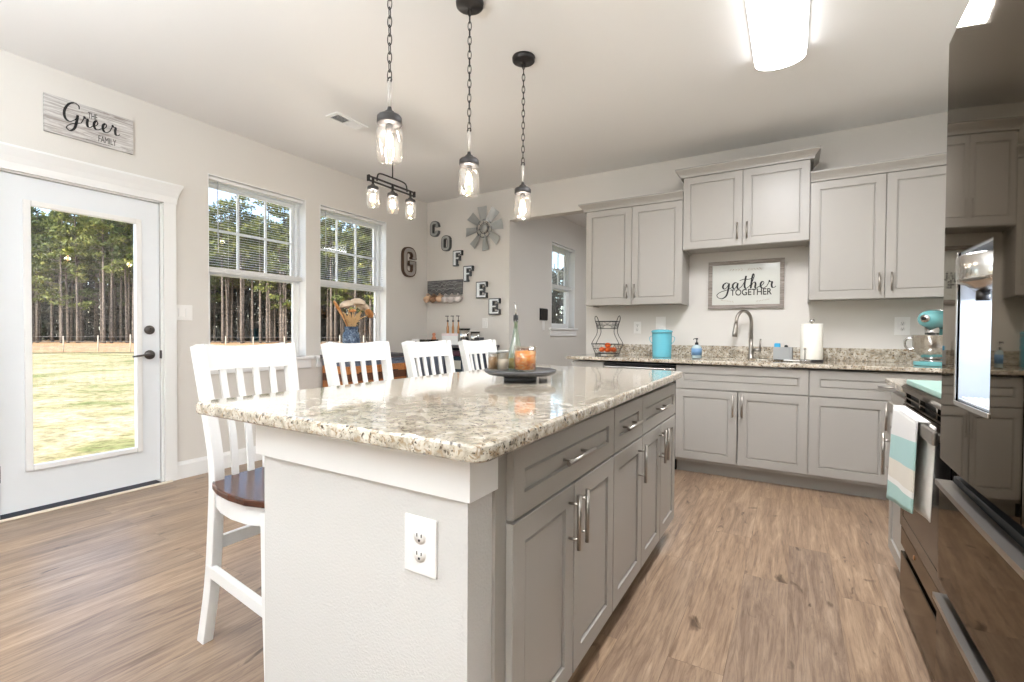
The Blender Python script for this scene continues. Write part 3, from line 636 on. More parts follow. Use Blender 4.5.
def fridge():
    X0, YFAR, W = .30, 1.455, .912
    t = thing('refrigerator', 'tall glossy dark refrigerator with water dispenser at the right edge', 'refrigerator', (X0, YFAR, 0), -PI / 2)
    MB().box(.004, W - .004, .085, .78, .03, 1.76, .004).build('body', mat('fridge_side', (58, 56, 54), .4, .5), t)
    MB().box(.01, W - .01, .10, .74, 0, .03).build('base_grille', BLACKM, t)
    def bow(x, a, b): u = (x - a) / (b - a); return -.004 * 4 * u * (1 - u)
    def front(name, a, b, z0, z1, hole=None, lip=0):
        m = MB(); us = [a + (b - a) * k / 24 for k in range(25)]; vs = [z0, z1]
        if hole: us = sorted(set([u for u in us if not any(abs(u - h) < .006 for h in hole[:2])] + list(hole[:2]))); vs = [z0, hole[2], hole[3], z1]
        m.plate(us, vs, lambda u, v: bool(hole) and hole[0] < u < hole[1] and hole[2] < v < hole[3], 0, 1, lambda u, v, d: (u, bow(u, a, b) if d == 0 else .078, v))
        for f in m.bm.faces: f.smooth = False
        return m.build(name, FRIDGE, t)
    hole = (.128, .325, .985, 1.292)
    d = front('door', .002, W / 2 - .002, .835, 1.79, hole)
    front('door', W / 2 + .002, W - .002, .835, 1.79)
    # dispenser niche
    x0, x1, z0, z1 = hole
    GREY = mat('dispenser_liner', (206, 212, 222), .3, .2)
    m = MB(); m.box(x0, x1, .070, .074, z0, z1).box(x0, x0 + .004, .0, .07, z0, z1).box(x1 - .004, x1, .0, .07, z0, z1).box(x0, x1, .0, .07, z1 - .004, z1).box(x0, x1, .0, .07, z0, z0 + .004)
    nb = m.build('dispenser_niche', GREY, d)
    m = MB()
    for (a, b, c, e) in ((x0 - .006, x0, z0 - .008, z1 + .002), (x0, x1, z0 - .010, z0)): m.box(a, b, -.006, .004, c, e, .0015)
    m.build('dispenser_frame', STEEL, d)
    m = MB(); m.lathe([(0, -.012), (.05, -.012), (.062, 0), (.074, .004), (.076, .012), (.076, .052), (.070, .058), (0, .058)], 32, ((x0 + x1) / 2, .048, z1 - .074)); m.build('dispenser_head', STEEL, d)
    m = MB(); m.tube([((x0 + x1) / 2, .01, z1 - .105), ((x0 + x1) / 2, .01, z1 - .084)], .01, 10); m.build('spout', DGREY, d)
    m = MB()
    for k in range(7): m.box(x0 + .01, x1 - .01, .004 + k * .009, .008 + k * .009, z0 + .004, z0 + .009)
    m.build('drip_tray', GALVL, d)
    lamp = bpy.data.lights.new('dispenser_lamp', 'AREA'); lamp.size = .05; lamp.energy = .22; lamp.color = (.86, .92, 1)
    lo = bpy.data.objects.new('dispenser_lamp', lamp); COL.objects.link(lo); lo.parent = d; lo.location = ((x0 + x1) / 2, .045, z1 - .095)
    # drawers with a scooped top handle
    for z0, z1 in ((.553, .785), (.055, .518)):
        dr = front('freezer_drawer', .002, W - .002, z0, z1 - .012)
        m = MB(); us = [.002 + (W - .004) * k / 24 for k in range(25)]
        m.plate(us, [0, 1], lambda u, v: False, 0, 1, lambda u, v, d_: (u, bow(u, .002, W - .002) - .008 + v * .03, (z1 if d_ == 0 else z1 - .012) - v * 0))
        m.build('handle', NICK, dr)
        MB().box(.004, W - .004, .024, .06, z1 - .012, z1 + .012).build('handle_recess', BLACKM, dr)
        MB().box(.004, W - .004, .06, .085, z1 - .02, z1 + .05).build('gasket', BLACKM, dr)
fridge()

# ------------------------------------------------------------------ bar chairs
def make_chair():
    t = thing('bar_chair', '', 'chair', (-1.76, 1.064, 0), PI / 2, None)     # local -y = towards the island
    hw = .170
    P = [(.052, 0), (.034, .2), (.010, .42), (.0, .6), (.012, .72), (.045, .88), (.088, 1.066)]
    for s_ in (-1, 1):
        m = MB(); pts = catmull([(s_ * (.176 if z < .1 else .160 if z < .65 else .160 + (z - .65) * .043), y, z) for y, z in P], 4)
        m.sweep(pts, .036, .042, side=(1, 0, 0), bev=.004); m.build('rear_leg', CHAIRW, t)
    for s_ in (-1, 1):
        m = MB(); m.sweep([(s_ * .19, -.375, 0), (s_ * .185, -.36, .3), (s_ * .182, -.352, .555)], [.032, .038, .04], [.032, .038, .04], bev=.004); m.build('front_leg', CHAIRW, t)
    m = MB(); b = bmesh.new(); n = 12; rows = []                       # top rail, dished
    for k in range(n + 1):
        u = k / n * 2 - 1; x = u * (hw - .012); dy = .022 * (1 - u * u)
        zt = 1.072 - .010 * (1 - u * u); zb = .976
        f = lambda z: .045 + (z - .88) * .235 + dy
        rows.append([b.verts.new((x, f(zb) - .012, zb)), b.verts.new((x, f(zt) - .012, zt)), b.verts.new((x, f(zt) + .010, zt)), b.verts.new((x, f(zb) + .010, zb))])
    for p, q in zip(rows, rows[1:]):
        for k in range(4): b.faces.new([p[k], p[(k + 1) % 4], q[(k + 1) % 4], q[k]])
    b.faces.new(rows[0]); b.faces.new(rows[-1][::-1]); bmesh.ops.recalc_face_normals(b, faces=b.faces); m.merge(b); m.build('top_rail', CHAIRW, t)
    for i in range(4):
        u = (i + 1) / 5 * 2 - 1; x = u * (hw - .005); dy = .020 * (1 - u * u); m = MB()
        m.sweep(catmull([(x * .90, .004 + dy * .2, .575), (x * .93, .012 + dy * .6, .74), (x * .97, .045 + dy, .88), (x, .066 + dy, .982)], 4), .024, .011, bev=.002); m.build('back_slat', CHAIRW, t)
    MB().box(-.145, .145, -.012, .014, .515, .582, .003).build('back_rail', CHAIRW, t)
    # saddle seat: D shape
    def D(k): 
        return [(x * k, y if y > -.05 else -.05 + (y + .05) * k) for x, y in ([(.164, .018)] + [(-.164, .018)] + [(-.190, -.03), (-.212, -.10), (-.224, -.19), (-.222, -.28), (-.200, -.36), (-.160, -.405), (-.09, -.425), (0, -.43), (.09, -.425), (.160, -.405), (.200, -.36), (.222, -.28), (.224, -.19), (.212, -.10), (.190, -.03)])]
    m = MB(); m.prism(D(1), .566, .590, bev=.006); m.build('seat', WALNUT, t)
    m = MB(); m.prism(D(.93), .500, .566, bev=.0); m.build('seat_apron', CHAIRW, t)
    for s_ in (-1, 1): MB().sweep([(s_ * .168, .033, .262), (s_ * .183, -.362, .228)], .042, .022, side=(0, 0, 1), bev=.003).build('side_stretcher', CHAIRW, t)
    MB().sweep([(-.162, .024, .352), (.162, .024, .352)], .045, .020, side=(0, 0, 1), bev=.003).build('rear_stretcher', CHAIRW, t)
    MB().sweep([(-.19, -.365, .23), (.19, -.365, .23)], .036, .022, side=(0, 0, 1), bev=.003).build('footrest', CHAIRW, t)
    return t
ch = make_chair(); CY = [1.078, 1.612, 2.135, 2.650]
G_ = 'bar chairs along the island'
ch['group'] = G_
ch['label'] = 'white slatted bar chair nearest the camera with dark wood seat showing'
dup(ch, (-1.76, CY[1], 0), 'white slatted bar chair second from the near end, below the dried flowers')
dup(ch, (-1.76, CY[2], 0), 'white slatted bar chair third from the near end, left of the narrow dark gap')
dup(ch, (-1.76, CY[3], 0), 'white slatted bar chair farthest along the island beside the tray')

# ------------------------------------------------------------------ lights on the ceiling
def chain(mb, x, y, z0, z1, ln=.050, r=.0021, wd=.0085):
    n = max(1, round((z1 - z0) / (ln * .72))); st = (z1 - z0) / n
    for k in range(n):
        zc = z0 + st * (k + .5); a = (k % 2) * PI / 2 + .4; pts = []
        for q in range(14):
            th = 2 * PI * q / 14; u = wd * math.cos(th); v = (st * .66) * math.sin(th)
            pts.append((x + u * math.cos(a), y + u * math.sin(a), zc + v))
        mb.tube(pts, r, 6, closed=True)
LID = mat('lid_grey', (66, 64, 64), .5, .35)
def jar_parts(t, x, y, zt, sc=1.0, jarm=JAR):
    """cap top at zt; jar hangs below"""
    c = (x, y, zt); k = sc
    cap = [(0, 0), (.008, 0), (.010, -.012), (.020, -.020), (.024, -.030), (.044, -.036), (.049, -.042), (.050, -.066), (.047, -.070), (.0, -.070)]
    MB().lathe([(r * k, z * k) for r, z in cap], 28, c).build('jar_lid', LID, t)
    jar = [(.038, -.068), (.040, -.080), (.050, -.096), (.052, -.110), (.052, -.200), (.046, -.216), (.030, -.222), (0, -.220)]
    MB().lathe([(r * k, z * k) for r, z in jar], 32, c).build('glass_jar', jarm, t)
    MB().lathe([(r * k, z * k) for r, z in [(0, -.070), (.014, -.070), (.016, -.096), (.012, -.104), (0, -.104)]], 16, c).build('socket', PEWT, t)
    b = [(0, -.104), (.008, -.106), (.012, -.118), (.015, -.132), (.015, -.144), (.011, -.156), (.005, -.162), (0, -.164)]
    MB().lathe([(r * k, z * k) for r, z in b], 20, c).build('bulb', BULB, t)
ROD = mat('aged_white_rod', (196, 190, 182), .4, .3)
for i, (y, lab) in enumerate(((1.37, 'mason jar pendant light nearest the camera on a dark chain'), (1.905, 'middle mason jar pendant light of the three over the island'), (2.445, 'farthest mason jar pendant light over the island, near the hallway opening'))):
    t = thing('pendant_light', lab, 'pendant light', (-1.385, y, H), 0, 'mason jar pendants over the island')
    MB().lathe([(0, 0), (.066, 0), (.068, -.004), (.066, -.022), (.058, -.027), (.012, -.028), (.008, -.036), (0, -.036)], 32).build('canopy', DGREY, t)
    m = MB(); chain(m, 0, 0, -.625, -.030); m.build('chain', DGREY, t)
    MB().tube([(0, 0, -.740), (0, 0, -.632)], .008, 10).build('rod', ROD, t)
    pts = [(.011 * math.cos(2 * PI * q / 12), 0, -.626 + .011 * math.sin(2 * PI * q / 12)) for q in range(12)]
    MB().tube(pts, .0028, 6, closed=True).build('loop', DGREY, t)
    jar_parts(t, 0, 0, -.732, .98)
    l = bpy.data.lights.new('pendant_bulb', 'POINT'); l.energy = 8; l.color = (1, .93, .86); l.shadow_soft_size = .02
    lo = bpy.data.objects.new('pendant_bulb', l); COL.objects.link(lo); lo.parent = t; lo.location = (0, 0, -.865)
# three-jar linear chandelier
def chandelier():
    x, y = -2.70, 2.705; zb = 2.255
    t = thing('linear_chandelier', 'dark bar chandelier with three mason jar lights by the windows', 'chandelier', (x, y, H))
    z = zb - H
    MB().lathe([(0, 0), (.06, 0), (.062, -.004), (.058, -.022), (.01, -.026), (0, -.03)], 28).build('canopy', DGREY, t)
    MB().tube([(0, 0, -.02), (0, 0, z + .066)], .005, 8).build('stem', DGREY, t)
    m = MB(); m.tube(catmull([(0, -.16, z), (0, -.158, z + .03), (0, -.13, z + .062), (0, 0, z + .066), (0, .13, z + .062), (0, .158, z + .03), (0, .16, z)], 5), .006, 8); m.build('yoke', DGREY, t)
    m = MB()
    for dz in (-.016, .014): m.box(-.008, .008, -.245, .245, z + dz - .005, z + dz + .005, .002)
    m.box(-.012, .012, -.250, -.238, z - .024, z + .022, .002).box(-.012, .012, .238, .250, z - .024, z + .022, .002); m.build('bar', DGREY, t)
    for k, dy in enumerate((-.20, 0, .20)):
        MB().tube([(0, dy, z + .01), (0, dy, z - .03)], .01, 10).build('arm', DGREY, t)
        jar_parts(t, 0, dy, z - .024, .84)
        l = bpy.data.lights.new('chandelier_bulb', 'POINT'); l.energy = 5; l.color = (1, .93, .84); l.shadow_soft_size = .02
        lo = bpy.data.objects.new('chandelier_bulb', l); COL.objects.link(lo); lo.parent = t; lo.location = (0, dy, z - .13)
chandelier()
def cloud_light(name, label, x, y0, y1, w_=.27, power=1):
    t = thing(name, label, 'ceiling light', (x, (y0 + y1) / 2, H)); L = (y1 - y0) / 2; n = 14
    def shell(ya, yb2, inset, lo=0):
        b = bmesh.new(); A = []; B = []
        for k in range(n + 1):
            th = PI * k / n; r = w_ / 2 - inset; xx = -r * math.cos(th); zz = -.018 - (.075 - inset) * math.sin(th) ** .7
            A.append(b.verts.new((xx, ya, zz))); B.append(b.verts.new((xx, yb2, zz)))
        for k in range(n): f = b.faces.new([A[k], A[k + 1], B[k + 1], B[k]]); f.smooth = True
        b.faces.new(A[::-1]); b.faces.new(B); b.faces.new([A[0], B[0], B[-1], A[-1]]); bmesh.ops.recalc_face_normals(b, faces=b.faces); return b
    m = MB(); m.box(-w_ / 2, w_ / 2, -L, L, -.018, 0, .002); m.build('base_tray', TRIM, t)
    m = MB(); m.merge(shell(-L + .002, L - .002, .004)); m.build('diffuser', LAMP, t)
    for ya in (-L - .002, -L + .030, L - .034, L - .002 - .0):
        m = MB(); m.merge(shell(ya, ya + .006, .001)); m.build('trim_band', NICK, t)
    return t
cloud_light('ceiling_light', 'long white curved fluorescent ceiling light at the top of the picture', -.085, 1.93, 3.15)
cloud_light('ceiling_light', 'added long fluorescent fill light, unseen behind the camera, left', -2.6, -3.2, -1.9)  # this fixture and the next are added fill lights, out of view
cloud_light('ceiling_light', 'added long fluorescent fill light, unseen behind the camera, right', -.4, -3.2, -1.9)
cloud_light('ceiling_light', 'added fluorescent fill light, unseen in the hallway beyond the opening', -.9, 5.6, 6.8)  # unseen fixture, added to brighten the hall
def room_or_fill_lamp(loc, e, size, col=(.93, .96, 1)):
    l = bpy.data.lights.new('lamp_or_fill_light', 'AREA'); l.shape = 'RECTANGLE'; l.size = size[0]; l.size_y = size[1]; l.energy = e; l.color = col
    o = bpy.data.objects.new('lamp_or_fill_light', l); COL.objects.link(o); o.location = loc
room_or_fill_lamp((-.085, 2.54, H - .11), 36, (.25, 1.2), (.96, .96, 1))
room_or_fill_lamp((-2.6, -2.55, H - .11), 8, (.25, 1.3))  # fill from the added left fixture behind the camera
room_or_fill_lamp((-.4, -2.55, H - .11), 8, (.25, 1.3))  # fill from the added right fixture behind the camera
room_or_fill_lamp((-.9, 6.2, H - .11), 18, (.25, 1.2))  # fill from the added hallway fixture
# added floor lamps, unseen behind the camera: fill light bounced off the ceiling
def fill_torchiere(label, x, y, e):
    t = thing('fill_floor_lamp', label, 'fill lamp', (x, y, 0))
    MB().lathe([(0, 0), (.14, 0), (.14, .012), (.02, .03), (0, .03)], 32).build('base', DGREY, t)
    MB().tube([(0, 0, .02), (0, 0, 1.74)], .012, 12).build('pole', DGREY, t)
    MB().lathe([(0, 1.73), (.05, 1.735), (.13, 1.77), (.19, 1.84), (.187, 1.84), (.127, 1.775), (.05, 1.742), (0, 1.74)], 40).build('bowl_shade', TRIM, t)
    l = bpy.data.lights.new('fill_floor_light', 'AREA'); l.shape = 'DISK'; l.size = .30; l.energy = e; l.color = (.86, .93, 1)
    o = bpy.data.objects.new('fill_floor_light', l); COL.objects.link(o); o.parent = t; o.location = (0, 0, 1.83); o.rotation_euler.x = PI
fill_torchiere('white bowl fill lamp added unseen behind the camera, left of the middle', -2.0, -.75, 82)
fill_torchiere('white bowl fill lamp added unseen in the middle behind the camera', -.1, -1.7, 62)
# ceiling vent
t = thing('ceiling_vent', 'white rectangular ceiling air register above the windows', 'vent', (-2.975, 2.50, H))
m = MB(); m.plate([-.066, -.042, .042, .066], [-.149, -.122, -.006, .006, .122, .149], lambda u, v: abs(u) < .042 and (.006 < abs(v) < .122), -.008, 0, lambda u, v, d: (u, v, d)); m.build('frame', TRIM, t)
m = MB()
for s_ in (-1, 1):
    for k in range(9):
        y = s_ * (.014 + k * .0125); Mx = Matrix.Translation((0, y, -.006)) @ Matrix.Rotation(-s_ * R(40), 4, 'X'); m.box(-.042, .042, -.0065, .0065, -.0006, .0006, Mx=Mx)
m.build('louvers', TRIM, t)
MB().box(-.043, .043, -.123, .123, -.0015, -.0005).build('duct', BLACKM, t)

# ------------------------------------------------------------------ wall plates
def plate_(label, loc, rz, kind='outlet', gang=1, name=None, sc=1.0):
    cat = 'outlet' if kind == 'outlet' else 'light switch'
    t = thing(name or ('electrical_outlet' if kind == 'outlet' else 'light_switch'), label, cat, loc, rz); w_ = .0355 + .0230 * (gang - 1) * 1; w_ = (.036 if gang == 1 else .058) * (1.28 if sc > 1 else 1)
    MB().box(-w_, w_, -.006, 0, -.058 * sc, .058 * sc, .0025).build('cover_plate', WHITE, t)
    for g in range(gang):
        xc = 0 if gang == 1 else (-.023 + .046 * g)
        if kind == 'outlet':
            for z in (-.020, .020):
                m = MB(); Mx = Matrix.Translation((xc, -.006, z)) @ Matrix.Rotation(PI / 2, 4, 'X'); m.lathe([(0, 0), (.0165, 0), (.0165, .002), (0, .0025)], 20, Mx=Mx); r = m.build('receptacle', WHITE, t)
                m = MB(); m.box(xc - .0075, xc - .0052, -.0092, -.0078, z, z + .008).box(xc + .0052, xc + .0075, -.0092, -.0078, z, z + .007).box(xc - .0025, xc + .0025, -.0092, -.0078, z - .010, z - .005); m.build('slots', BLACKM, r)
        else:
            MB().box(xc - .0155, xc + .0155, -.010, -.005, -.032, .032, .002).build('rocker', WHITE, t)
plate_('white electrical outlet on the near end of the island', (-.701, IY0, .648), 0, sc=1.1)
plate_('white double light switch beside the patio door', (XL, 1.806, 1.256), PI / 2, 'switch', 2)
plate_('white outlet on the backsplash wall between the wire basket and teal canister', (-1.297, YB, 1.178), 0)
plate_('white double switch on the wall above the teal canister', (-1.075, YB, 1.215), 0, 'switch', 1, sc=1.15)
plate_('white outlet on the wall beside the stand mixer', (.712, YB, 1.19), 0, 'outlet', 1, sc=1.18)
plate_('small white switch on the wall below the last letter of the coffee sign', (-3.085, YB, 1.23), 0, 'switch', 1)
plate_('white outlet low on the left wall between the windows and corner', (XL, 4.05, .81), PI / 2)

# wall tablet in the hall
t = thing('wall_tablet', 'black touch panel on the grey hallway wall', 'control panel', (XH, 5.47, 1.36), PI / 2)
MB().box(-.10, .10, -.018, 0, -.07, .07, .004).build('screen', BLACK, t); MB().box(-.108, .108, -.006, 0, -.078, .078, .002).build('bezel', DGREY, t)
plate_('white switch below the black touch panel in the hallway', (XH, 5.47, 1.215), PI / 2, 'switch', 1)

# ------------------------------------------------------------------ signs and wall decor
def wood_grey(name, a, b_, c): return make_wood(name, [(.35, a), (.5, b_), (.65, c)], (3, 3, 40), .75, 1.6)
t = thing('wall_sign', 'whitewashed plank family name sign above the patio door', 'sign', (XL, 1.261, 2.455), PI / 2)
MB().box(-.227, .227, -.020, -.001, -.116, .116, .002).build('board', wood_grey('whitewashed_plank', (150, 142, 136), (196, 192, 188), (222, 220, 216)), t)
m = MB(); script_bm(m, 'Greer', -.135, .150, -.075, .108, -.0203, .011); m.build('script_lettering', BLACKM, t)
m = MB(); text_bm(m, 'THE', -.018, .030, .040, .078, -.0203, .0015); text_bm(m, 'FAMILY', .035, .130, -.092, -.052, -.0203, .0015); m.box(-.03, .10, -.0215, -.0203, -.103, -.101); m.build('block_lettering', mat('sign_ink_grey', (84, 80, 78), .7), t)

t = thing('framed_sign', 'grey framed sign reading gather together above the sink', 'sign', (-.360, YB, 1.553))
FR = wood_grey('driftwood_frame', (122, 112, 104), (150, 141, 133), (172, 164, 156)); a, b = .296, .208; k = .032
m = MB(); m.plate([-a, -a + k, a - k, a], [-b, -b + k, b - k, b], lambda u, v: abs(u) < a - k and abs(v) < b - k, -.026, -.001, lambda u, v, d: (u, d, v)); m.build('frame', FR, t)
MB().box(-a + k, a - k, -.012, -.002, -b + k, b - k).build('board', mat('sign_white', (208, 209, 201), .2, coat=.5), t)
m = MB(); script_bm(m, 'gather', -.225, .235, -.118, .088, -.0123, .012); m.build('script_lettering', BLACKM, t)
m = MB(); text_bm(m, 'TOGETHER', -.115, .205, -.095, -.040, -.0123, .0015, .012); m.build('block_lettering', mat('sign_ink', (60, 56, 52), .7), t)
m = MB()
for s_ in (-1, 1):
    for q in range(5):
        x = s_ * (.02 + q * .022); m.tube([(x, -.0127, .125 + .004 * q), (x + s_ * .014, -.0127, .140 - .003 * q)], .0012, 5); m.tube([(x, -.0127, .125 + .004 * q), (x + s_ * .016, -.0127, .122)], .0012, 5)
        m.tube([(s_ * (.09 + q * .02), -.0127, -.155 + .005 * q), (s_ * (.10 + q * .022), -.0127, -.142 + .002 * q)], .0016, 5)
m.build('leaf_sprig', mat('sprig_tan', (176, 160, 138), .7), t)

def ring_letter(kind, cx, cz, w_, h_, axis_loc, rz, label, depth, wd, mb_, mf, cat='letter', group=None):
    t = thing('metal_letter', label, cat, axis_loc, rz, group)
    hw, hh = w_ / 2 - wd / 2, h_ / 2 - wd / 2; r = hw * .75
    pts = []
    if kind == 'O':
        loop = rrect(-hw, hw, -hh, hh, r, 4); loop = loop + [loop[0]]
        pts = [(x, 0, z) for x, z in loop]
    else:
        loop = [(hw, hh * .42)] + arc(hw - r, hh - r, r, 0, PI / 2, 4) + arc(-hw + r, hh - r, r, PI / 2, PI, 4) + arc(-hw + r, -hh + r, r, PI, 1.5 * PI, 4) + arc(hw - r, -hh + r, r, 1.5 * PI, 2 * PI, 4) + [(hw, -hh * .38 if kind == 'C' else -hh * .02)]
        pts = [(x, 0, z) for x, z in loop]
    for nm, wk, y0, dp, mm in (('body', wd, -depth / 2, depth, mb_), ('face', wd * .60, -depth - .001, .004, mf)):
        m = MB(); m.sweep([(x, y0, z) for x, _, z in pts], dp, wk, side=(0, 1, 0))
        if kind == 'G':
            m.box(.0, hw + wk / 2, y0 - dp / 2, y0 + dp / 2, -hh * .02 - wk * .55, -hh * .02 + wk * .3)
        if kind in 'CG': m.box(hw - wk * .7, hw + wk * .55, y0 - dp / 2, y0 + dp / 2, hh * .28, hh * .46)
        m.build(nm, mm, t)
    return t
def bar_letter(kind, loc, w_, h_, label, group):
    t = thing('metal_letter', label, 'letter', loc, 0, group); d = .036
    def rects(i):
        s_ = w_ * .34; a = h_ * .26; L = [(-w_ / 2 + .0, -w_ / 2 + s_ + w_ * .08, -h_ / 2, h_ / 2)]
        L += [(-w_ / 2, w_ / 2, h_ / 2 - a * .8, h_ / 2), (w_ / 2 - w_ * .22, w_ / 2, h_ / 2 - a * 1.25, h_ / 2), (-w_ / 2, w_ * .24, -a * .38, a * .38), (w_ * .12, w_ * .26, -a * .62, a * .62)]
        if kind == 'E': L += [(-w_ / 2, w_ / 2, -h_ / 2, -h_ / 2 + a * .8), (w_ / 2 - w_ * .22, w_ / 2, -h_ / 2, -h_ / 2 + a * 1.25)]
        else: L += [(-w_ / 2 - .0, -w_ / 2 + s_ * 1.5, -h_ / 2, -h_ / 2 + a * .5)]
        return [(x0 + i, x1 - i, z0 + i, z1 - i) for x0, x1, z0, z1 in L]
    m = MB()
    for q, (x0, x1, z0, z1) in enumerate(rects(0)): m.box(x0, x1, -d + .0002 * q, 0, z0, z1)
    m.build('body', GALVD, t)
    m = MB()
    for q, (x0, x1, z0, z1) in enumerate(rects(.011)):
        if x1 - x0 > .004 and z1 - z0 > .004: m.box(x0, x1, -d - .003 + .0002 * q, -d + .002, z0, z1)
    m.build('face', GALVL, t); return t
GW = 'metal letters stepping down the coffee corner wall'
ring_letter('C', 0, 0, .135, .19, (-3.825, YB, 2.398), 0, 'galvanized metal letter C at the top of the diagonal word on the wall', .036, .046, GALVD, GALV, group=GW)
ring_letter('O', 0, 0, .135, .19, (-3.645, YB, 2.205), 0, 'galvanized metal letter O, second down in the diagonal word', .036, .046, GALVD, GALV, group=GW)
bar_letter('F', (-3.468, YB, 2.010), .130, .185, 'light metal letter F, the upper of the two on the wall', GW)
bar_letter('F', (-3.310, YB, 1.815), .130, .185, 'light metal letter F, the lower of the two on the wall', GW)
bar_letter('E', (-3.118, YB, 1.617), .145, .19, 'light metal letter E, the upper of the two on the wall', GW)
bar_letter('E', (-2.940, YB, 1.420), .145, .185, 'light metal letter E at the bottom of the diagonal word', GW)
ring_letter('G', 0, 0, .225, .355, (XL, 4.225, 1.955), PI / 2, 'large rusty-edged metal letter G on the left wall', .035, .072, mat('rusty_edge', (92, 70, 56), .6, .4), mat('letter_face_grey', (172, 166, 160), .5, .3))

t = thing('windmill_decor', 'galvanized metal windmill wheel hanging on the coffee corner wall', 'wall decor', (-3.09, YB, 2.328))
m = MB(); Mx = Matrix.Translation((0, -.02, 0)) @ Matrix.Rotation(PI / 2, 4, 'X')
for rr in (.062, .105): m.tube([(rr * math.cos(2 * PI * q / 32), -.022, rr * math.sin(2 * PI * q / 32)) for q in range(32)], .004, 6, closed=True)
for q in range(8): a = 2 * PI * q / 8 + .12; m.tube([(0, -.022, 0), (.11 * math.cos(a), -.022, .11 * math.sin(a))], .003, 6)
m.build('hub_frame', GALVD, t)
m = MB(); m.lathe([(0, 0), (.05, 0), (.05, .012), (.034, .022), (0, .024)], 24, Mx=Matrix.Translation((0, -.012, 0)) @ Matrix.Rotation(PI / 2, 4, 'X')); m.build('hub', GALV, t)
for q in range(8):
    a = 2 * PI * q / 8 + .10; c, s_ = math.cos(a), math.sin(a); b = bmesh.new(); V = []
    for r_, hw_ in ((.088, .030), (.255, .056)):
        for u, tw in ((-1, .012), (0, .0), (1, -.014)):
            V.append(b.verts.new((c * r_ - s_ * hw_ * u, -.026 + tw + (.004 if u == 0 else 0), s_ * r_ + c * hw_ * u)))
    for k in (0, 1): b.faces.new([V[k], V[k + 1], V[k + 4], V[k + 3]])
    m = MB(); m.merge(b); o = m.build('blade', GALV, t); sd = o.modifiers.new('t', 'SOLIDIFY'); sd.thickness = .002

# mug rack with mugs
t = thing('mug_rack', 'dark weathered board with hooks and faded painting in the corner', 'mug rack', (-3.675, YB, 1.668))
MB().box(-.268, .268, -.020, -.001, -.090, .090, .002).build('board', wood_grey('charcoal_board', (66, 66, 68), (104, 104, 104), (150, 150, 148)), t)
m = MB(); random.seed(3)
for z0, n_, amp in ((.030, 17, .016), (-.028, 15, .018)):
    m.tube(catmull([(-.20 + .40 * q / n_, -.0205, z0 + amp * random.uniform(-1, 1)) for q in range(n_ + 1)], 4), .004, 5)
for q in range(5): m.box(-.2 + q * .085, -.155 + q * .085, -.0208, -.02, .066, .071)
m.build('chalk_marks', mat('chalk_grey', (158, 160, 158), .8), t)
for q in range(6):
    x = -.235 + q * .094; MB().tube([(x, -.02, -.070), (x, -.045, -.078), (x, -.05, -.066), (x, -.046, -.056)], .003, 6).build('hook', BLACKM, t)
def mug(name, label, loc, m_, rz, g):
    t = thing(name, label, 'mug', loc, rz, g)
    k = MB(); k.lathe([(0, -.045), (.034, -.045), (.038, -.038), (.039, .045), (.036, .045), (.034, -.036), (0, -.038)], 24, Mx=Matrix.Rotation(R(70), 4, 'Y')); k.build('cup', m_, t)
    k = MB(); k.tube([(.030 * math.cos(a) * .8, 0, .036 + .026 * math.sin(a)) for a in [PI * q / 10 for q in range(11)]], .005, 8, Mx=Matrix.Identity(4)); k.build('handle', m_, t)
MUGC = mat('mug_cream', (228, 190, 156), .35); MUGB = mat('mug_brown', (150, 112, 84), .4); MUGW = mat('mug_white_hang', (226, 218, 214), .3)
for q, (mm, lb, dz) in enumerate(((MUGC, 'cream mug hanging at the left end of the mug rack', 0), (MUGB, 'brown mug hanging second from the left on the rack', -.004), (MUGC, 'cream mug hanging third from the left on the rack', .0), (MUGW, 'pale pinkish mug hanging right of the cream mugs', -.012), (MUGW, 'white mug hanging second from the right on the rack', -.012), (MUGW, 'white mug hanging at the right end of the rack', -.012))):
    mug('coffee_mug', lb, (-3.675 - .235 + q * .094, YB - .048, 1.535 + dz), mm, R(90) + (q % 3 - 1) * .2, 'mugs on the wall rack')

# ------------------------------------------------------------------ coffee bar
t = thing('coffee_bar', 'dark navy cabinet with open shelves behind the far bar chairs', 'cabinet', (-3.375, 4.33, 0))
m = MB(); X0, X1, D0, D1 = -.49, .49, -.20, .22
m.box(X0, X0 + .03, D0, D1, .06, .95).box(X1 - .03, X1, D0, D1, .06, .95).box(X0 + .03, X1 - .03, D1 - .012, D1, .06, .95).box(.03, .05, D0, D1 - .012, .06, .95).box(.30, .32, D0, D1 - .012, .06, .95); m.build('carcass', NAVY, t)
MB().box(X0 - .02, X1 + .02, D0 - .02, D1 + .0, .95, .98, .004).build('top', mat('bar_top', (70, 66, 66), .4), t)
for z in (.08, .36, .66): MB().box(X0 + .03, X1 - .03, D0 + .005, D1 - .012, z, z + .02).build('shelf', NAVY, t)
for sx in (X0 + .02, X1 - .02):
    for sy in (D0 + .03, D1 - .03): MB().box(sx - .02, sx + .02, sy - .02, sy + .02, 0, .06).build('leg', NAVY, t)
for a, b in ((X0 + .005, .045), (.305, X1 - .005)):
    d = MB().panel(a, b, .07, .945, t=.018, stile=.05, y=D0).build('door', mat('bar_door', (104, 110, 120), .45), t)
    bar_pull('handle', d, ((b - .03) if a < 0 else (a + .03), .6), .12, True, D0 - .018, BLACKM)
def boxy(name, label, cat, loc, sx, sy, sz, m_, rz=0, group=None, part=None):
    t = thing(name, label, cat, loc, rz, group); MB().box(-sx / 2, sx / 2, -sy / 2, sy / 2, 0, sz, min(sx, sz) * .06).build('body', m_, t)
    if part: MB().box(-sx * .36, sx * .36, -sy / 2 - .0015, -sy / 2, sz * part[0], sz * part[1], 0).build('label', part[2], t)
    return t
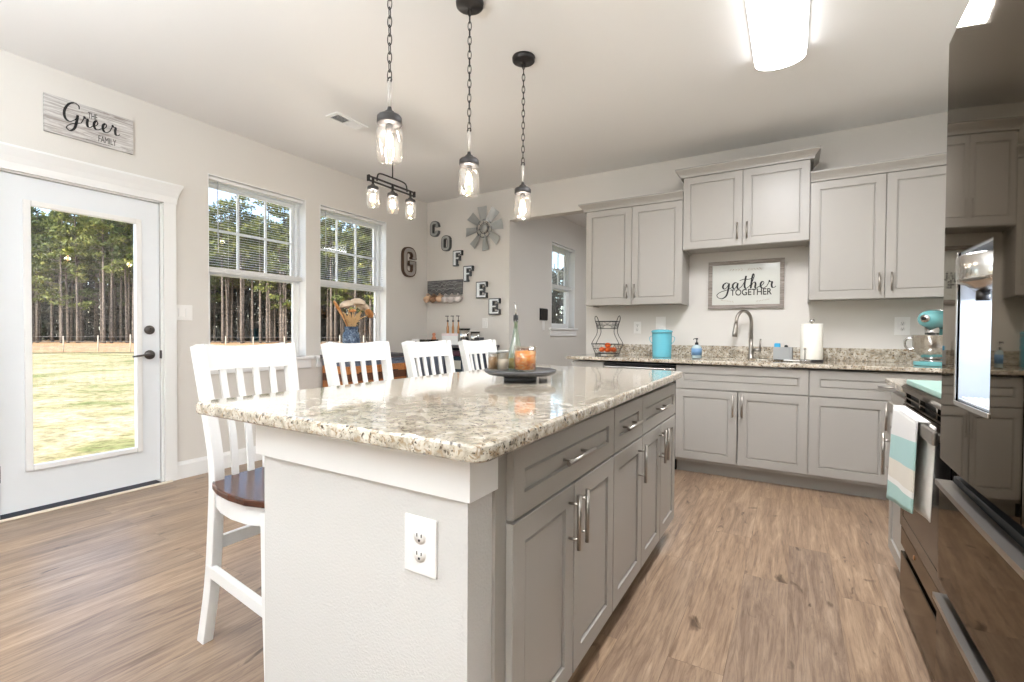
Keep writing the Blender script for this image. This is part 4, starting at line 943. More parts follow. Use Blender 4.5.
MAROON = mat('maroon_tin', (74, 30, 40), .4)
boxy('tea_box', 'maroon box on the top shelf of the dark coffee cabinet', 'box', (-3.20, 4.24, .86), .20, .14, .06, MAROON)
boxy('coffee_bag', 'teal-black coffee bag with pale emblem on the open shelf', 'bag', (-3.20, 4.24, .68), .15, .10, .17, mat('bag_teal', (24, 44, 54), .5), part=(.2, .75, mat('pale_emblem', (206, 200, 184), .6)))
boxy('storage_tin', 'slate blue tin on the lower open shelf of the coffee cabinet', 'tin', (-3.20, 4.26, .38), .22, .16, .2, mat('tin_slate', (92, 102, 124), .4, .3), part=(.3, .6, mat('tin_patch', (150, 156, 170), .5)))
# things standing on the coffee bar
zt = .98
t = boxy('coffee_maker', 'low black coffee maker behind the third bar chair', 'coffee maker', (-3.70, 4.30, zt), .13, .20, .055, BLACK)
MB().tube([(.07 + .03 * math.cos(a), 0, .03 + .022 * math.sin(a)) for a in [-PI / 2 + PI * q / 8 for q in range(9)]], .005, 6).build('handle', BLACK, t)
t = boxy('white_timer', 'small white box with a black dot left of the black coffee maker', 'box', (-3.80, 4.20, zt), .09, .05, .058, WHITE)
MB().lathe([(0, 0), (.010, 0), (.010, .002), (0, .003)], 16, Mx=Matrix.Translation((.012, -.025, .028)) @ Matrix.Rotation(PI / 2, 4, 'X')).build('dot', BLACKM, t)
t = thing('copper_figurine', 'small copper coloured figurine standing behind the coffee maker', 'figurine', (-3.74, 4.44, zt))
MB().lathe([(0, 0), (.035, 0), (.035, .01), (.02, .03), (.03, .06), (.022, .085), (.014, .092), (.022, .11), (.018, .128), (0, .135)], 20).build('body', mat('copper', (206, 140, 108), .4, .4), t)
t = thing('white_crate', 'white crate with a pale pink rim under the three syrup bottles', 'crate', (-3.375, 4.36, zt))
m = MB(); m.plate([-.115, -.105, .105, .115], [-.075, -.065, .065, .075], lambda u, v: abs(u) < .105 and abs(v) < .065, 0, .125, lambda u, v, d: (u, v, d)); m.box(-.105, .105, -.065, .065, 0, .11); m.build('body', WHITE, t)
MB().box(-.118, .118, -.078, -.0752, .10, .128, .001).build('rim', mat('pale_pink', (240, 222, 218), .5), t)
AMB = mat('amber_syrup', (190, 134, 82), .15, coat=.5)
for q, lb in enumerate(('left syrup bottle with pump on the white crate', 'middle syrup bottle with pump on the white crate', 'right syrup bottle with pump on the white crate')):
    t = thing('syrup_bottle', lb, 'bottle', (-3.465 + q * .078, 4.36, zt + .112), 0, 'syrup bottles on the crate')
    MB().lathe([(0, 0), (.013, 0), (.015, .006), (.015, .085), (.008, .11), (.006, .15), (0, .15)], 20).build('bottle_body', AMB, t)
    m = MB(); m.lathe([(0, .15), (.012, .15), (.012, .168), (.004, .172), (.004, .215), (0, .215)], 14); m.box(-.034, .012, -.006, .006, .212, .222, .002); m.build('pump', PEWT, t)
def canister(label, loc, r, h, g=None):
    t = thing('metal_canister', label, 'canister', loc, 0, g)
    MB().lathe([(0, 0), (r, 0), (r, h), (r - .002, h), (r - .002, .002), (0, .002)], 28).build('body', STEEL, t)
    m = MB(); m.lathe([(r, h * .0), (r + .0015, h * .0), (r + .0015, h * .06), (r, h * .06)], 28).lathe([(r, h * .94), (r + .003, h * .94), (r + .003, h), (r, h)], 28); m.build('band', DGREY, t)
    return t
canister('taller shiny canister right of the syrup bottles', (-3.19, 4.32, zt), .062, .185)
canister('shorter shiny canister beside the taller one', (-3.045, 4.32, zt), .052, .15)
for q, (lb, x, r, h) in enumerate((('small clear bowl right of the canisters', -2.965, .045, .05), ('small grey cup near the right end of the coffee cabinet', -2.905, .022, .06))):
    t = thing('small_bowl' if q == 0 else 'small_cup', lb, 'bowl' if q == 0 else 'cup', (x, 4.36, zt)); MB().lathe([(0, 0), (r * .6, 0), (r, h), (r - .003, h), (r * .55, .004), (0, .004)], 24).build('body', GALVL if q == 0 else GALV, t)
t = thing('speaker_box', 'dark grey upright box at the right end of the coffee cabinet', 'speaker', (-2.685, 4.17, zt)); t.location.x = -2.905; t.location.y = 4.19
MB().box(-.035, .035, -.035, .05, 0, .088, .005).build('body', mat('speaker_grey', (74, 76, 80), .6), t); MB().box(-.030, .030, -.037, -.035, .005, .083).build('grille', DGREY, t)

# ------------------------------------------------------------------ rustic chest and dried flowers at the window
RUST = None
def rustic():
    m = mat('reclaimed_planks', (140, 100, 70), .7); n = m.node_tree; b = n.nodes['Principled BSDF']; t = n.nodes.new('ShaderNodeTexCoord'); s = n.nodes.new('ShaderNodeSeparateXYZ'); n.links.new(t.outputs['Object'], s.inputs[0])
    a = n.nodes.new('ShaderNodeMath'); a.operation = 'MULTIPLY_ADD'; a.inputs[1].default_value = 2.2; a.inputs[2].default_value = .04; n.links.new(s.outputs[2], a.inputs[0])
    f = n.nodes.new('ShaderNodeMath'); f.operation = 'FRACT'; n.links.new(a.outputs[0], f.inputs[0])
    r1 = ramp(n, [(0, (150, 92, 50)), (.12, (92, 100, 116)), (.30, (176, 112, 62)), (.46, (98, 60, 40)), (.62, (196, 128, 70)), (.78, (110, 120, 138)), (.92, (204, 150, 128))], 'CONSTANT'); n.links.new(f.outputs[0], r1.inputs[0])
    r2 = ramp(n, [(.3, (120, 110, 100)), (.6, (255, 255, 255))]); n.links.new(noise(n, coords(n, (30, 3, 30)), 2, 4, .6), r2.inputs[0])
    n.links.new(mixc(n, .6, r1.outputs[0], r2.outputs[0], 'MULTIPLY'), b.inputs['Base Color']); return m
RUST = rustic()
t = thing('rustic_chest', 'reclaimed plank chest in blue, orange and brown under the window', 'chest', (-3.755, 3.40, 0), PI / 2)     # front faces the room
m = MB(); m.box(-.40, .40, -.17, .17, .06, .86, .004); m.build('body', RUST, t)
MB().box(-.42, .42, -.19, .185, .86, .895, .005).build('top', make_wood('chest_top', [(.35, (60, 58, 60)), (.6, (96, 92, 92))], (2, 30, 30), .6), t)
for sx in (-.37, .37):
    for sy in (-.14, .14): MB().box(sx - .025, sx + .025, sy - .025, sy + .025, 0, .06).build('leg', BLACKM, t)
for q in range(3):
    for s_ in (-1, 1):
        d = MB().panel(-.39 if s_ < 0 else .005, -.005 if s_ < 0 else .39, .08 + q * .26, .33 + q * .26, t=.014, stile=.02, y=-.17).build('drawer', RUST, t)
        MB().tube([(s_ * .2175 - .04, -.19, .205 + q * .26), (s_ * .2175 + .04, -.19, .205 + q * .26)], .006, 6).build('handle', BLACKM, d)
t = thing('black_candle_holder', 'small black candle holder on the left end of the rustic chest', 'candle holder', (-3.88, 3.04, .895))
MB().lathe([(0, 0), (.03, 0), (.03, .006), (.008, .012), (.008, .035), (.026, .042), (.028, .065), (.024, .065), (.022, .046), (0, .046)], 20).build('body', BLACKM, t)
t = thing('flower_vase', 'mottled blue glass vase holding dried flowers on the chest', 'vase', (-3.76, 3.21, .895))
BLUEV = make_wood('blue_mottled_glass', [(.35, (40, 52, 70)), (.5, (72, 92, 118)), (.68, (150, 170, 190))], (14, 14, 14), .15, 2)
MB().lathe([(0, 0), (.07, 0), (.082, .012), (.085, .05), (.085, .18), (.075, .215), (.062, .225), (.062, .255), (.067, .262), (.067, .275), (.060, .275), (.055, .225), (.07, .20), (.076, .05), (0, .02)], 32).build('vase_body', BLUEV, t)
t = thing('dried_flowers', 'tan and cream dried mushroom-like flower heads in the blue vase', 'dried flowers', (-3.76, 3.21, .92))
DR1 = mat('dried_tan', (220, 186, 138), .8, bump=(120, .5, .003)); DR2 = mat('dried_pale', (224, 206, 184), .85, bump=(90, .6, .004)); DR3 = mat('dried_orange', (206, 142, 86), .8)
random.seed(11)
m = MB()
for q in range(70):
    a = random.uniform(0, 2 * PI); r0 = random.uniform(0, .045); r1 = random.uniform(.03, .12); L = random.uniform(.26, .40)
    m.tube(catmull([(r0 * math.cos(a), r0 * math.sin(a), .04), (r0 * math.cos(a), r0 * math.sin(a), .25), (r1 * math.cos(a) * .5, r1 * math.sin(a), L)], 3), random.uniform(.0025, .006), 5)
m.build('stems', DR1, t)
Rz = lambda dy, dz: (0, dy, dz)
def head(dx, dy, dz, r, tilt, m_):
    k = MB(); Mx = Matrix.Translation((dx, dy, dz)) @ Matrix.Rotation(tilt, 4, 'X')
    pr = [(0, .68 * r), (.45 * r, .62 * r), (.82 * r, .40 * r), (r, .05 * r), (.96 * r, -.08 * r), (.5 * r, -.12 * r), (.12 * r, -.3 * r), (.0, -.3 * r)]
    k.lathe(pr, 18, Mx=Mx)
    for v in k.bm.verts:
        v.co += Vector((random.uniform(-1, 1), random.uniform(-1, 1), random.uniform(-1, 1))) * r * .05
    k.build('flower_head', m_, t)
    MB().tube(catmull([(0, 0, .2), (dx * .4, dy * .35, .2 + (dz - .2) * .6), (dx, dy, dz - .01)], 4), .004, 6).build('flower_stem', DR1, t)
head(.02, -.070, .455, .072, .25, DR2); head(0, .080, .48, .080, -.1, DR2); head(-.02, .165, .445, .070, -.5, DR2); head(.03, .20, .385, .052, -1.0, DR3)
head(.04, -.02, .40, .035, .1, DR3)
for q in range(4):
    MB().tube(catmull([(0, -.02, .2), (.01 * q, -.12 - .01 * q, .36 + .01 * q), (.01 * q, -.19 - .015 * q, .47 + .012 * q - .02 * (q % 2))], 4), [.004] * 4 + [.006, .011, .013, .010, .004], 8).build('seed_spike', (DR1, DR3)[q % 2], t)
MB().tube(catmull([(0, .05, .2), (0, .2, .36), (.02, .27, .40), (.02, .29, .34)], 4), .005, 6).build('drooping_sprig', mat('dried_grey', (120, 112, 108), .8), t)

# ------------------------------------------------------------------ tray on the island
TX, TY = -1.008, 1.768
t = thing('lazy_susan', 'dark grey round turntable tray on the island countertop', 'tray', (TX, TY, .9145))
MB().lathe([(0, 0), (.070, 0), (.072, .004), (.072, .022), (0, .022)], 40).build('base', GALVD, t)
MB().lathe([(0, .022), (.10, .022), (.135, .026), (.152, .036), (.156, .044), (.153, .049), (.148, .047), (.140, .042), (0, .042)], 56).build('tray_top', mat('slate_tray', (86, 86, 88), .35, .2), t)
zt = .9575
t = thing('candle_jar', 'glass jar candle with orange slices on the round tray', 'candle', (TX + .035, TY - .02, zt))
MB().lathe([(0, 0), (.044, 0), (.048, .004), (.048, .105), (.0455, .105), (.0455, .008), (0, .008)], 40).build('glass_jar', JAR, t)
ORG = make_wood('orange_slices', [(.38, (170, 96, 30)), (.46, (238, 132, 26)), (.54, (246, 170, 70)), (.62, (226, 196, 150))], (9, 9, 22), .35, 2.2)
MB().lathe([(0, .009), (.0445, .009), (.0445, .085), (0, .088)], 32).build('wax', ORG, t)
MB().lathe([(.046, .1), (.0495, .1), (.0495, .108), (.046, .108)], 32).build('rim', GLASS, t)
m = MB()
for q in range(12):
    a = q * 2.4; m.box(-.006, .006, -.002, .002, -.004, .004, .001, Mx=Matrix.Translation((.030 * math.cos(a), .030 * math.sin(a), .093)) @ Matrix.Rotation(a, 4, 'Z'))
m.build('dried_chips', mat('chips_brown', (110, 66, 36), .7), t)
t = thing('salt_jar', 'small glass jar half filled with white salt on the tray', 'jar', (TX - .06, TY - .045, zt))
MB().lathe([(0, 0), (.024, 0), (.026, .004), (.026, .075), (.024, .078), (.024, .006), (0, .006)], 28).build('glass_jar', JAR, t)
MB().lathe([(0, .006), (.0235, .006), (.0235, .048), (0, .05)], 24).build('salt', WHITE, t); MB().lathe([(0, .078), (.025, .078), (.025, .086), (0, .087)], 24).build('lid', GALV, t)
t = thing('spice_jar', 'small glass jar of tan spice at the left of the tray', 'jar', (TX - .100, TY - .062, zt))
MB().lathe([(0, 0), (.020, 0), (.022, .004), (.022, .07), (.020, .072), (.020, .006), (0, .006)], 28).build('glass_jar', JAR, t)
MB().lathe([(0, .006), (.0195, .006), (.0195, .058), (0, .06)], 24).build('spice', mat('spice_tan', (186, 152, 112), .8), t); MB().lathe([(0, .072), (.021, .072), (.021, .080), (0, .081)], 24).build('lid', GALV, t)
t = thing('oil_bottle', 'tall slender clear green oil bottle with spout on the tray', 'bottle', (TX - .040, TY + .028, zt))
BOT = make_glass('bottle_glass', .16, (222, 236, 224), edge=.6)
MB().lathe([(0, 0), (.038, 0), (.041, .006), (.039, .03), (.030, .08), (.017, .135), (.0095, .18), (.008, .205), (.0105, .208), (.0105, .216), (.007, .216), (.006, .18), (.0, .18)], 32).build('bottle_glass', BOT, t)
MB().lathe([(0, .212), (.0095, .212), (.011, .216), (.0105, .240), (0, .240)], 20).build('stopper', BLACKM, t)
MB().tube([(0, 0, .240), (.0, 0, .268), (-.008, 0, .296)], [.004, .003, .002], 8).build('spout', STEEL, t)
MB().lathe([(0, .006), (.036, .006), (.0365, .02), (.031, .05), (0, .05)], 24).build('oil', mat('oil_gold', (190, 152, 86), .1, coat=.5), t)

# ------------------------------------------------------------------ on the back counter
zc = .9145
t = thing('wire_fruit_basket', 'two tier dark wire basket stand at the counter end', 'basket', (-1.505, 4.30, zc))
def basket(name, z0, z1, a0, b0, a1, b1):
    m = MB()
    def ring(a, b, z, r): m.tube([(x, y, z) for x, y in rrect(-a, a, -b, b, min(a, b) * .5, 4)], r, 6, closed=True)
    ring(a1, b1, z1, .0035); ring(a0, b0, z0, .003); ring((a0 + a1) / 2, (b0 + b1) / 2, (z0 + z1) / 2, .0018)
    P0 = rrect(-a0, a0, -b0, b0, min(a0, b0) * .5, 5); P1 = rrect(-a1, a1, -b1, b1, min(a1, b1) * .5, 5)
    for q in range(0, 24): m.tube([(*P0[q], z0), (*P1[(q + 1) % 24], z1)], .0016, 5)
    for q in range(-3, 4): m.tube([(a0 * q / 4, -b0, z0), (a0 * q / 4, b0, z0)], .0016, 5); m.tube([(-a0, b0 * q / 4, z0), (a0, b0 * q / 4, z0)], .0016, 5)
    m.build(name, DGREY, t)
basket('lower_basket', .016, .105, .105, .075, .136, .10)
basket('upper_basket', .250, .318, .082, .055, .106, .075)
for s_ in (-1, 1):
    for d_ in (-1, 1):
        MB().tube(catmull([(s_ * .134, d_ * .06, .105), (s_ * .120, d_ * .058, .135), (s_ * .090, d_ * .052, .19), (s_ * .082, d_ * .05, .235), (s_ * .100, d_ * .045, .318)], 5), .0035, 6).build('support', DGREY, t)
    MB().tube(catmull([(s_ * .104, -.045, .318), (s_ * .112, -.035, .352), (s_ * .116, 0, .370), (s_ * .112, .035, .352), (s_ * .104, .045, .318)], 5), .0035, 6).build('handle', DGREY, t)
    MB().tube([(s_ * .09, -.075, .0035), (s_ * .09, .075, .0035)], .0035, 6).build('foot', DGREY, t)
    for d_ in (-1, 1): MB().tube([(s_ * .09, d_ * .070, .004), (s_ * .092, d_ * .068, .022)], .0025, 6).build('foot_post', DGREY, t)
ORN = mat('mandarin_skin', (226, 96, 24), .4, bump=(300, .3, .001))
for q, (x, y, z, lb) in enumerate(((-.045, -.02, .052, 'orange mandarin at the left in the lower wire basket'), (.012, -.035, .052, 'orange mandarin at the front middle of the lower wire basket'), (.058, .01, .052, 'orange mandarin at the right in the lower wire basket'), (.010, .022, .052, 'orange mandarin at the back of the lower wire basket'), (.008, -.008, .094, 'orange mandarin on top of the others in the basket'))):
    t = thing('mandarin', lb, 'mandarin', (-1.505 + x, 4.30 + y, zc + z), 0, 'mandarins in the wire basket')
    MB().lathe([(0, -.024), (.014, -.022), (.026, -.010), (.0285, .002), (.024, .015), (.012, .022), (.003, .021), (0, .020)], 20).build('fruit', ORN, t)
    MB().lathe([(0, .019), (.004, .021), (.002, .025), (0, .026)], 8).build('stem', mat('stem_green', (70, 84, 40), .8), t)
t = thing('teal_canister', 'teal enamel canister with lid and side handles on the counter', 'canister', (-.995, 4.28, zc))
MB().lathe([(0, 0), (.079, 0), (.081, .004), (.083, .08), (.085, .215), (.085, .216), (.0, .20)], 40).build('body', TEAL, t)
MB().lathe([(0, .245), (.05, .243), (.080, .236), (.091, .228), (.091, .217), (.0, .217)], 40).build('lid', TEAL, t)
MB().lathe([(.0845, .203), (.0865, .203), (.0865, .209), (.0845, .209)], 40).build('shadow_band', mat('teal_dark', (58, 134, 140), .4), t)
MB().tube(catmull([(-.024, 0, .243), (-.018, 0, .262), (.018, 0, .262), (.024, 0, .243)], 5), .0045, 8).build('lid_handle', WHITE, t)
for s_ in (-1, 1): MB().tube(catmull([(s_ * .086, 0, .185), (s_ * .108, 0, .172), (s_ * .104, 0, .142), (s_ * .084, 0, .118)], 5), .0028, 6).build('side_handle', TEAL, t)
t = thing('soap_bottle', 'clear blue soap bottle with black pump on the counter', 'bottle', (-.690, 4.20, zc))
MB().lathe([(0, 0), (.036, 0), (.040, .006), (.041, .08), (.038, .098), (.022, .112), (.014, .116), (0, .116)], 32).build('bottle_body', mat('soap_blue', (176, 196, 200), .1, coat=.6), t)
MB().lathe([(.0412, .028), (.0418, .028), (.0418, .085), (.0412, .085)], 32).build('label', mat('label_blue', (112, 152, 190), .5), t)
m = MB(); m.lathe([(0, .116), (.014, .116), (.014, .132), (.005, .136), (.004, .158), (.010, .160), (.010, .170), (0, .171)], 18); m.tube([(0, 0, .165), (-.018, -.014, .165), (-.024, -.018, .158)], .0035, 6); m.build('pump', BLACKM, t)
# faucet
t = thing('kitchen_faucet', 'brushed nickel gooseneck faucet behind the sink', 'faucet', (-.300, 4.475, zc))
MB().lathe([(0, 0), (.030, 0), (.030, .006), (.022, .012), (.020, .05), (.0165, .10), (.013, .17), (0, .17)], 28).build('base', NICK, t)
pts = [(0, 0, .16), (0, 0, .28)] + [(-.052 * (1 - math.cos(a)) , -.070 * (1 - math.cos(a)), .30 + .092 * math.sin(a) * 1.1) for a in [PI * q / 14 for q in range(1, 14)]] + [(-.106, -.141, .28)]
MB().tube(pts, .0135, 12).build('gooseneck', NICK, t)
MB().tube([(-.106, -.141, .295), (-.108, -.143, .265), (-.112, -.148, .21), (-.114, -.150, .185)], [.015, .017, .021, .0195], 14).build('spray_head', NICK, t)
m = MB(); m.tube([(.01, -.012, .075), (.075, -.02, .075)], .014, 12); m.tube([(.066, -.02, .078), (.070, -.02, .12), (.072, -.02, .165)], [.008, .007, .006], 8); m.build('lever', NICK, t)
# sponge holder
t = thing('sponge_holder', 'brushed metal caddy holding a blue sponge beside the faucet', 'sponge holder', (-.062, 4.36, zc), R(-6))
m = MB(); m.plate([-.066, -.062, .062, .066], [-.034, -.030, .030, .034], lambda u, v: abs(u) < .062 and abs(v) < .03, .006, .105, lambda u, v, d: (u, v, d)); m.box(-.062, .062, -.030, .030, .006, .010); m.build('caddy', GALV, t)
MB().box(-.060, .060, -.028, .028, 0, .006).build('base', BLACKM, t)
MB().box(-.062, -.020, -.020, .016, .02, .135, .008).build('sponge', mat('sponge_blue', (70, 170, 214), .9, bump=(220, .6, .003)), t)
MB().lathe([(0, 0), (.010, 0), (.014, .01), (.010, .022), (0, .024)], 14, (.02, 0, .098)).build('brush_knob', BLACKM, t)
MB().tube([(.02, 0, .012), (.02, 0, .1)], .004, 6).build('brush_handle', BLACKM, t)
# paper towels
t = thing('paper_towel_holder', 'paper towel roll upright on a metal holder', 'paper towel', (.128, 4.29, zc))
MB().lathe([(0, 0), (.078, 0), (.080, .004), (.078, .012), (0, .014)], 36).build('base', DGREY, t)
MB().lathe([(.020, .016), (.072, .016), (.074, .02), (.074, .285), (.072, .289), (.020, .289), (.020, .016)], 44).build('paper_roll', PAPER, t)
MB().tube([(0, 0, .012), (0, 0, .295)], .006, 10).build('rod', STEEL, t); MB().lathe([(0, .290), (.012, .293), (.0185, .306), (.0185, .314), (.012, .326), (0, .328)], 20).build('finial', STEEL, t)
m = MB(); m.tube([(-.045, -.072, .012), (-.045, -.074, .09)], .004, 8); m.lathe([(0, 0), (.007, 0), (.009, .008), (.005, .016), (0, .016)], 12, (-.045, -.074, .09)); m.build('tension_arm', NICK, t)
t = thing('glass_dish', 'tiny clear glass dish in front of the paper towel roll', 'dish', (.085, 4.12, zc))
MB().lathe([(0, 0), (.030, 0), (.036, .02), (.034, .02), (.029, .004), (0, .004)], 24).build('dish', make_glass('dish_glass', .3, edge=.6), t)
t = thing('white_brush', 'short white scrub brush lying behind the counter edge', 'brush', (.0, 4.16, zc))
MB().tube([(-.055, 0, .008), (.05, .0, .008)], [.007, .005], 8).build('handle', WHITE, t)
# stand mixer
t = thing('stand_mixer', 'mint stand mixer with steel bowl beside the refrigerator', 'mixer', (.862, 4.27, zc), R(-32))
m = MB(); m.prism(rrect(-.10, .10, -.175, .16, .085, 8), 0, .030, bev=.008); m.build('base', MIXT, t)
MB().lathe([(0, .030), (.070, .030), (.072, .034), (.066, .040), (0, .040)], 32, (0, -.075, 0)).build('bowl_plate', STEEL, t)
m = MB(); m.sweep(catmull([(0, .105, .02), (0, .105, .12), (0, .095, .21), (0, .07, .26)], 5), .105, .085, side=(1, 0, 0), bev=.02); m.build('column', MIXT, t)
b = MB(); prof = [(0, -.185), (.030, -.183), (.052, -.165), (.062, -.12), (.066, -.03), (.066, .08), (.056, .14), (.03, .17), (0, .175)]
b.lathe(prof, 32, Mx=Matrix.Translation((0, -.01, .315)) @ Matrix.Diagonal((1, 1, .98, 1)) @ Matrix.Rotation(-PI / 2, 4, 'X')); b.build('motor_head', MIXT, t)
MB().lathe([(0, 0), (.026, 0), (.026, .012), (.020, .018), (0, .018)], 24, Mx=Matrix.Translation((0, -.190, .318)) @ Matrix.Rotation(PI / 2, 4, 'X')).build('hub_cap', STEEL, t)
MB().lathe([(0, 0), (.012, 0), (.012, .014), (0, .016)], 16, Mx=Matrix.Translation((.0, -.207, .318)) @ Matrix.Rotation(PI / 2, 4, 'X')).build('hub_knob', BLACK, t)
MB().lathe([(.0665, -.004), (.068, -.004), (.068, .004), (.0665, .004)], 32, Mx=Matrix.Translation((0, -.03, .315)) @ Matrix.Rotation(-PI / 2, 4, 'X')).build('trim_band', STEEL, t)
MB().lathe([(0, .205), (.036, .205), (.038, .225), (.040, .262), (0, .262)], 28, (0, -.100, 0)).build('beater_hub', STEEL, t)
MB().lathe([(0, .042), (.040, .042), (.052, .050), (.085, .085), (.106, .130), (.111, .205), (.114, .207), (.111, .209), (.107, .205), (.102, .130), (.080, .088), (0, .052)], 44, (0, -.085, 0)).build('mixing_bowl', STEEL, t)
MB().tube(catmull([(-.108, -.10, .185), (-.140, -.11, .178), (-.146, -.11, .14), (-.132, -.105, .11), (-.096, -.095, .112)], 5), .0045, 8, flat=(1, 1.6)).build('bowl_handle', STEEL, t)
for s_ in (-1, 1): MB().lathe([(0, 0), (.009, 0), (.009, .008), (0, .009)], 14, Mx=Matrix.Translation((s_ * .062, -.02, .285)) @ Matrix.Rotation(s_ * PI / 2, 4, 'Y')).build('speed_knob', BLACKM, t)

# ------------------------------------------------------------------ outdoors
GZ = -.35
def make_grass():
    m = mat('dry_lawn', (200, 186, 120), .95, spec=.1); n = m.node_tree; b = n.nodes['Principled BSDF']; v = coords(n)
    r1 = ramp(n, [(.36, (136, 142, 84)), (.47, (182, 170, 122)), (.58, (206, 190, 150))]); n.links.new(noise(n, v, .55, 5, .65, .5), r1.inputs[0])
    r2 = ramp(n, [(.36, (140, 134, 112)), (.6, (255, 255, 255))]); n.links.new(noise(n, v, 6, 6, .75), r2.inputs[0])
    n.links.new(mixc(n, .8, r1.outputs[0], r2.outputs[0], 'MULTIPLY'), b.inputs['Base Color']); return m
m = MB(); m.prism([(XL - .2, -40), (XL - .2, 9.3), (8, 9.4), (8, 110), (-120, 110), (-120, -40)], GZ - .3, GZ); struct(m.build('ground', make_grass()))
struct(MB().box(XL - .15, XR, YN, YF, -.45, -.13).build('foundation', mat('foundation_block', (170, 166, 160), .9)))
# strip of pine straw at the forest edge: x = y - 52 ... x = y - 87
def strip(name, c0, c1, z, col):
    y0, y1 = 2, 80; m = MB(); m.prism([(y0 - c0, y0), (y1 - c0, y1), (y1 - c1, y1), (y0 - c1, y0)], GZ - .02, z); r = make_wood(name + '_mat', col, (.6, .6, .6), .95, 2); return struct(m.build(name, r))
strip('ground_straw', 52, 130, GZ + .03, [(.4, (150, 112, 74)), (.6, (196, 158, 112))])
strip('ground_shade_line', 49.6, 52, GZ + .02, [(.4, (84, 78, 48)), (.6, (128, 122, 72))])  # shadow line along the straw edge, painted in as darker ground
def fence():
    POST = mat('fence_post', (176, 166, 148), .8); n0 = None; pts = []
    for k in range(30):
        y = 9.0 + k * 1.35; x = y - 53.2 + .15 * math.sin(k * 3); h = 1.12 + .08 * math.sin(k * 5.3); pts.append((x, y))
        if n0 is None:
            n0 = thing('fence_post', 'pale wooden fence post at the edge of the pine woods', 'fence post', (x, y, GZ + .02), 0, 'wire fence posts at the edge of the woods')
            MB().lathe([(0, 0), (.036, 0), (.034, 1.1), (0, 1.12)], 8).build('post', POST, n0)
        else:
            d = dup(n0, (x, y, GZ + .02)); d.scale.z = h / 1.12
    m = MB()
    for z in (.35, .7, 1.02): m.tube([(x, y, GZ + z) for x, y in pts], .008, 4)
    tag(m.build('fence_wire', mat('wire_grey', (150, 146, 140), .6, .5)), 'thin strands of wire along the fence posts by the woods', 'fence wire')
fence()
BARK = make_wood('pine_bark', [(.35, (52, 46, 42)), (.5, (88, 80, 73)), (.66, (134, 124, 112))], (3, 3, 1.2), .95, 3)
def foliage_mat(name, cols):
    m = mat(name, cols[1], .75, spec=.2); n = m.node_tree; b = n.nodes['Principled BSDF']; r = ramp(n, [(.35, cols[0]), (.5, cols[1]), (.68, cols[2])]); n.links.new(noise(n, coords(n), .9, 4, .6), r.inputs[0]); n.links.new(r.outputs[0], b.inputs['Base Color']); return m
F1 = foliage_mat('needles_olive', ((58, 68, 36), (94, 102, 52), (138, 140, 76))); F2 = foliage_mat('needles_green', ((44, 56, 36), (72, 84, 48), (108, 116, 66)))
def puff(bm_, c, r, n, rng, sz):
    for _ in range(n):
        d = Vector((rng.gauss(0, 1), rng.gauss(0, 1), rng.gauss(0, .62))); d = d.normalized() * r * rng.random() ** .45; d.z *= .62
        p = Vector(c) + d; a = Vector((rng.uniform(-1, 1), rng.uniform(-1, 1), rng.uniform(-.3, 1))).normalized(); b = a.orthogonal().normalized()
        q = Matrix.Rotation(rng.uniform(0, 6.28), 3, a); b = q @ b; s = sz * rng.uniform(.6, 1.3)
        bm_.faces.new([bm_.verts.new(p - a * s), bm_.verts.new(p + b * s * .42), bm_.verts.new(p + a * s), bm_.verts.new(p - b * s * .42)])
def pine(seed, h, fm, low):
    rng = random.Random(seed)
    t = thing('pine_tree', 'tall pine with bare trunk and high green crown in the woods', 'tree', (0, 0, 0), 0, 'pine trees in the woods beyond the lawn')
    bx, by = rng.uniform(-.4, .4), rng.uniform(-.4, .4); P = [(bx * (z / h) ** 2, by * (z / h) ** 2, z) for z in [h * k / 7 for k in range(8)]]
    m = MB(); m.tube(P, [.135 * (1 - .85 * k / 7) + .02 for k in range(8)], 8); m.build('trunk', BARK, t)
    m = MB(); f = bmesh.new()
    z = h * low
    while z < h * .98:
        u = (z / h - low) / (1 - low); reach = (1.9 if u < .6 else 1.9 * (1 - (u - .6) / .5)) * rng.uniform(.5, 1.25); a = rng.uniform(0, 6.28)
        k = (z / h) ** 2; c0 = Vector((bx * k, by * k, z)); e = c0 + Vector((math.cos(a) * reach, math.sin(a) * reach, .45 * reach * rng.uniform(.2, 1)))
        m.tube([c0, (c0 + e) / 2 + Vector((0, 0, -.08)), e], [.045 * (1 - .6 * u), .03, .012], 4)
        puff(f, e, .62 + .25 * rng.random(), 46, rng, .20)
        if rng.random() < .75: puff(f, c0.lerp(e, .55) + Vector((rng.uniform(-.4, .4), rng.uniform(-.4, .4), .25)), .5, 26, rng, .18)
        z += rng.uniform(.16, .34) * (1.5 if z < h * .6 else 1)
    # a few dead stubs lower down
    for _ in range(9):
        z = rng.uniform(.15, low) * h; a = rng.uniform(0, 6.28); L = rng.uniform(.4, 1.3); c0 = Vector((0, 0, z)); m.tube([c0, c0 + Vector((math.cos(a) * L, math.sin(a) * L, .1 * L))], [.025, .008], 4)
    m.build('branches', BARK, t); mm = MB(); mm.merge(f); mm.build('crown', fm, t); return t
PROTO = [pine(1, 15.2, F1, .50), pine(2, 14.2, F2, .58), pine(3, 16.2, F1, .58), pine(4, 12.6, F2, .40), pine(5, 12.0, F1, .30)]
first = set(); rng = random.Random(5); used = [False] * 5
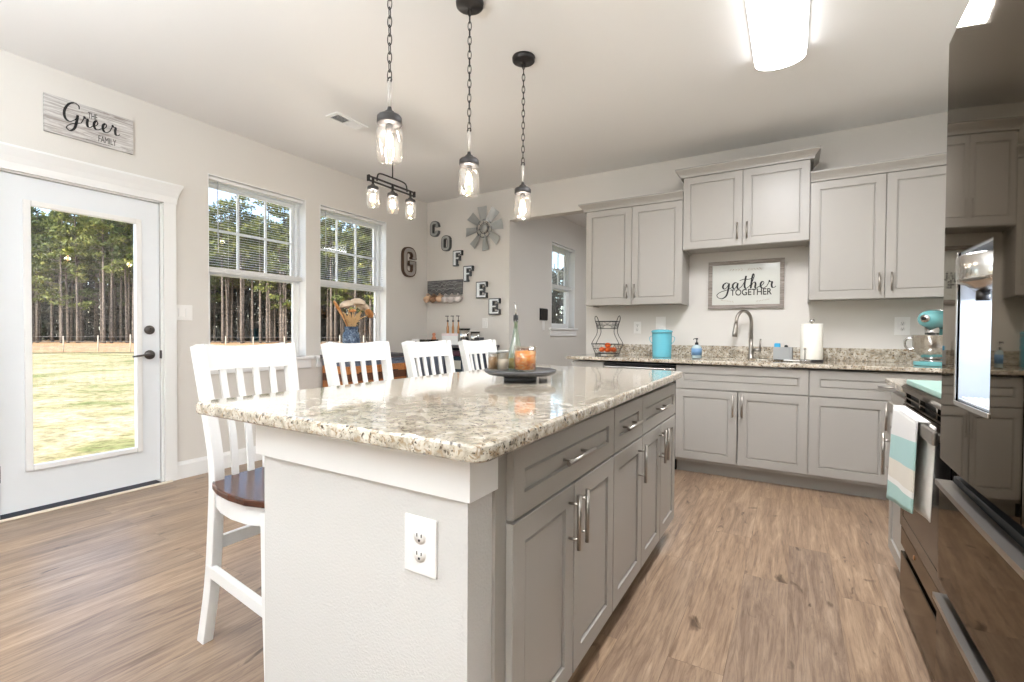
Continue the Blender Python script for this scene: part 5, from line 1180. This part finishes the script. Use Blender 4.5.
for row, (off, step) in enumerate(((87, 1.7), (89.5, 1.5), (92.5, 1.6), (96, 1.6), (100.5, 1.8))):
    y = 10 + row * 1.2
    while y < 56 + row * 2:
        yy = y + rng.uniform(-.5, .5); xx = yy - off + rng.uniform(-1.0, 1.0); ki = rng.choice((0, 0, 1, 1, 2, 3)) if row else rng.choice((0, 1, 2, 2, 3, 4))
        s = rng.uniform(.86, 1.12)
        if not used[ki]: d = PROTO[ki]; used[ki] = True; d.location = (xx, yy, GZ)
        else: d = dup(PROTO[ki], (xx, yy, GZ))
        d.rotation_euler.z = rng.uniform(0, 6.28); d.scale = (s, s, s); y += step * rng.uniform(.75, 1.3) * .62
for k in range(5):
    if not used[k]: PROTO[k].location = (30 - 87, 30, GZ)
# deep woods behind: far too many to tell apart
m = bmesh.new(); rng = random.Random(9); trunks = MB()
for _ in range(900):
    y = rng.uniform(8, 82); off = rng.uniform(105, 128); x = y - off; h = rng.uniform(10, 14); r = rng.uniform(.09, .2)
    trunks.tube([(x, y, GZ), (x + rng.uniform(-.3, .3), y, GZ + h)], [r, r * .4], 5)
for _ in range(26000):
    y = rng.uniform(8, 82); off = rng.uniform(106, 128); x = y - off; z = GZ + 12.5 * rng.random() ** .85; s = rng.uniform(.3, .7)
    a = Vector((rng.uniform(-1, 1), rng.uniform(-1, 1), rng.uniform(-.5, 1))).normalized(); b = a.orthogonal().normalized(); p = Vector((x, y, z))
    trunks.bm.faces.new([trunks.bm.verts.new(p - a * s), trunks.bm.verts.new(p + b * s * .5), trunks.bm.verts.new(p + a * s), trunks.bm.verts.new(p - b * s * .5)])
o = tag(trunks.build('deep_woods', foliage_mat('deep_woods_green', ((34, 38, 38), (52, 56, 50), (76, 78, 62)))), 'dark mass of distant woods behind the front pines', 'woods'); o['kind'] = 'stuff'
# neighbour's shed seen past the second window
t = thing('garden_shed', 'small pale shed with grey roof among the pines', 'shed', (-40.5, 44.0, GZ), R(45))
MB().box(-3, 3, -2, 2, 0, 2.3).build('walls', mat('shed_white', (226, 222, 212), .8), t)
b = bmesh.new(); A = [b.verts.new(p) for p in ((-3.3, -2.4, 2.2), (-3.3, 2.4, 2.2), (-3.3, 0, 3.7))]; B = [b.verts.new(p) for p in ((3.3, -2.4, 2.2), (3.3, 2.4, 2.2), (3.3, 0, 3.7))]
for k in range(3): b.faces.new([A[k], A[(k + 1) % 3], B[(k + 1) % 3], B[k]])
b.faces.new(A); b.faces.new(B); bmesh.ops.recalc_face_normals(b, faces=b.faces); m = MB(); m.merge(b); m.build('roof', mat('shed_roof', (120, 136, 156), .6), t)
MB().box(-.5, .5, -2.04, -2.0, 0, 1.9).build('door', mat('shed_door', (140, 110, 80), .7), t)
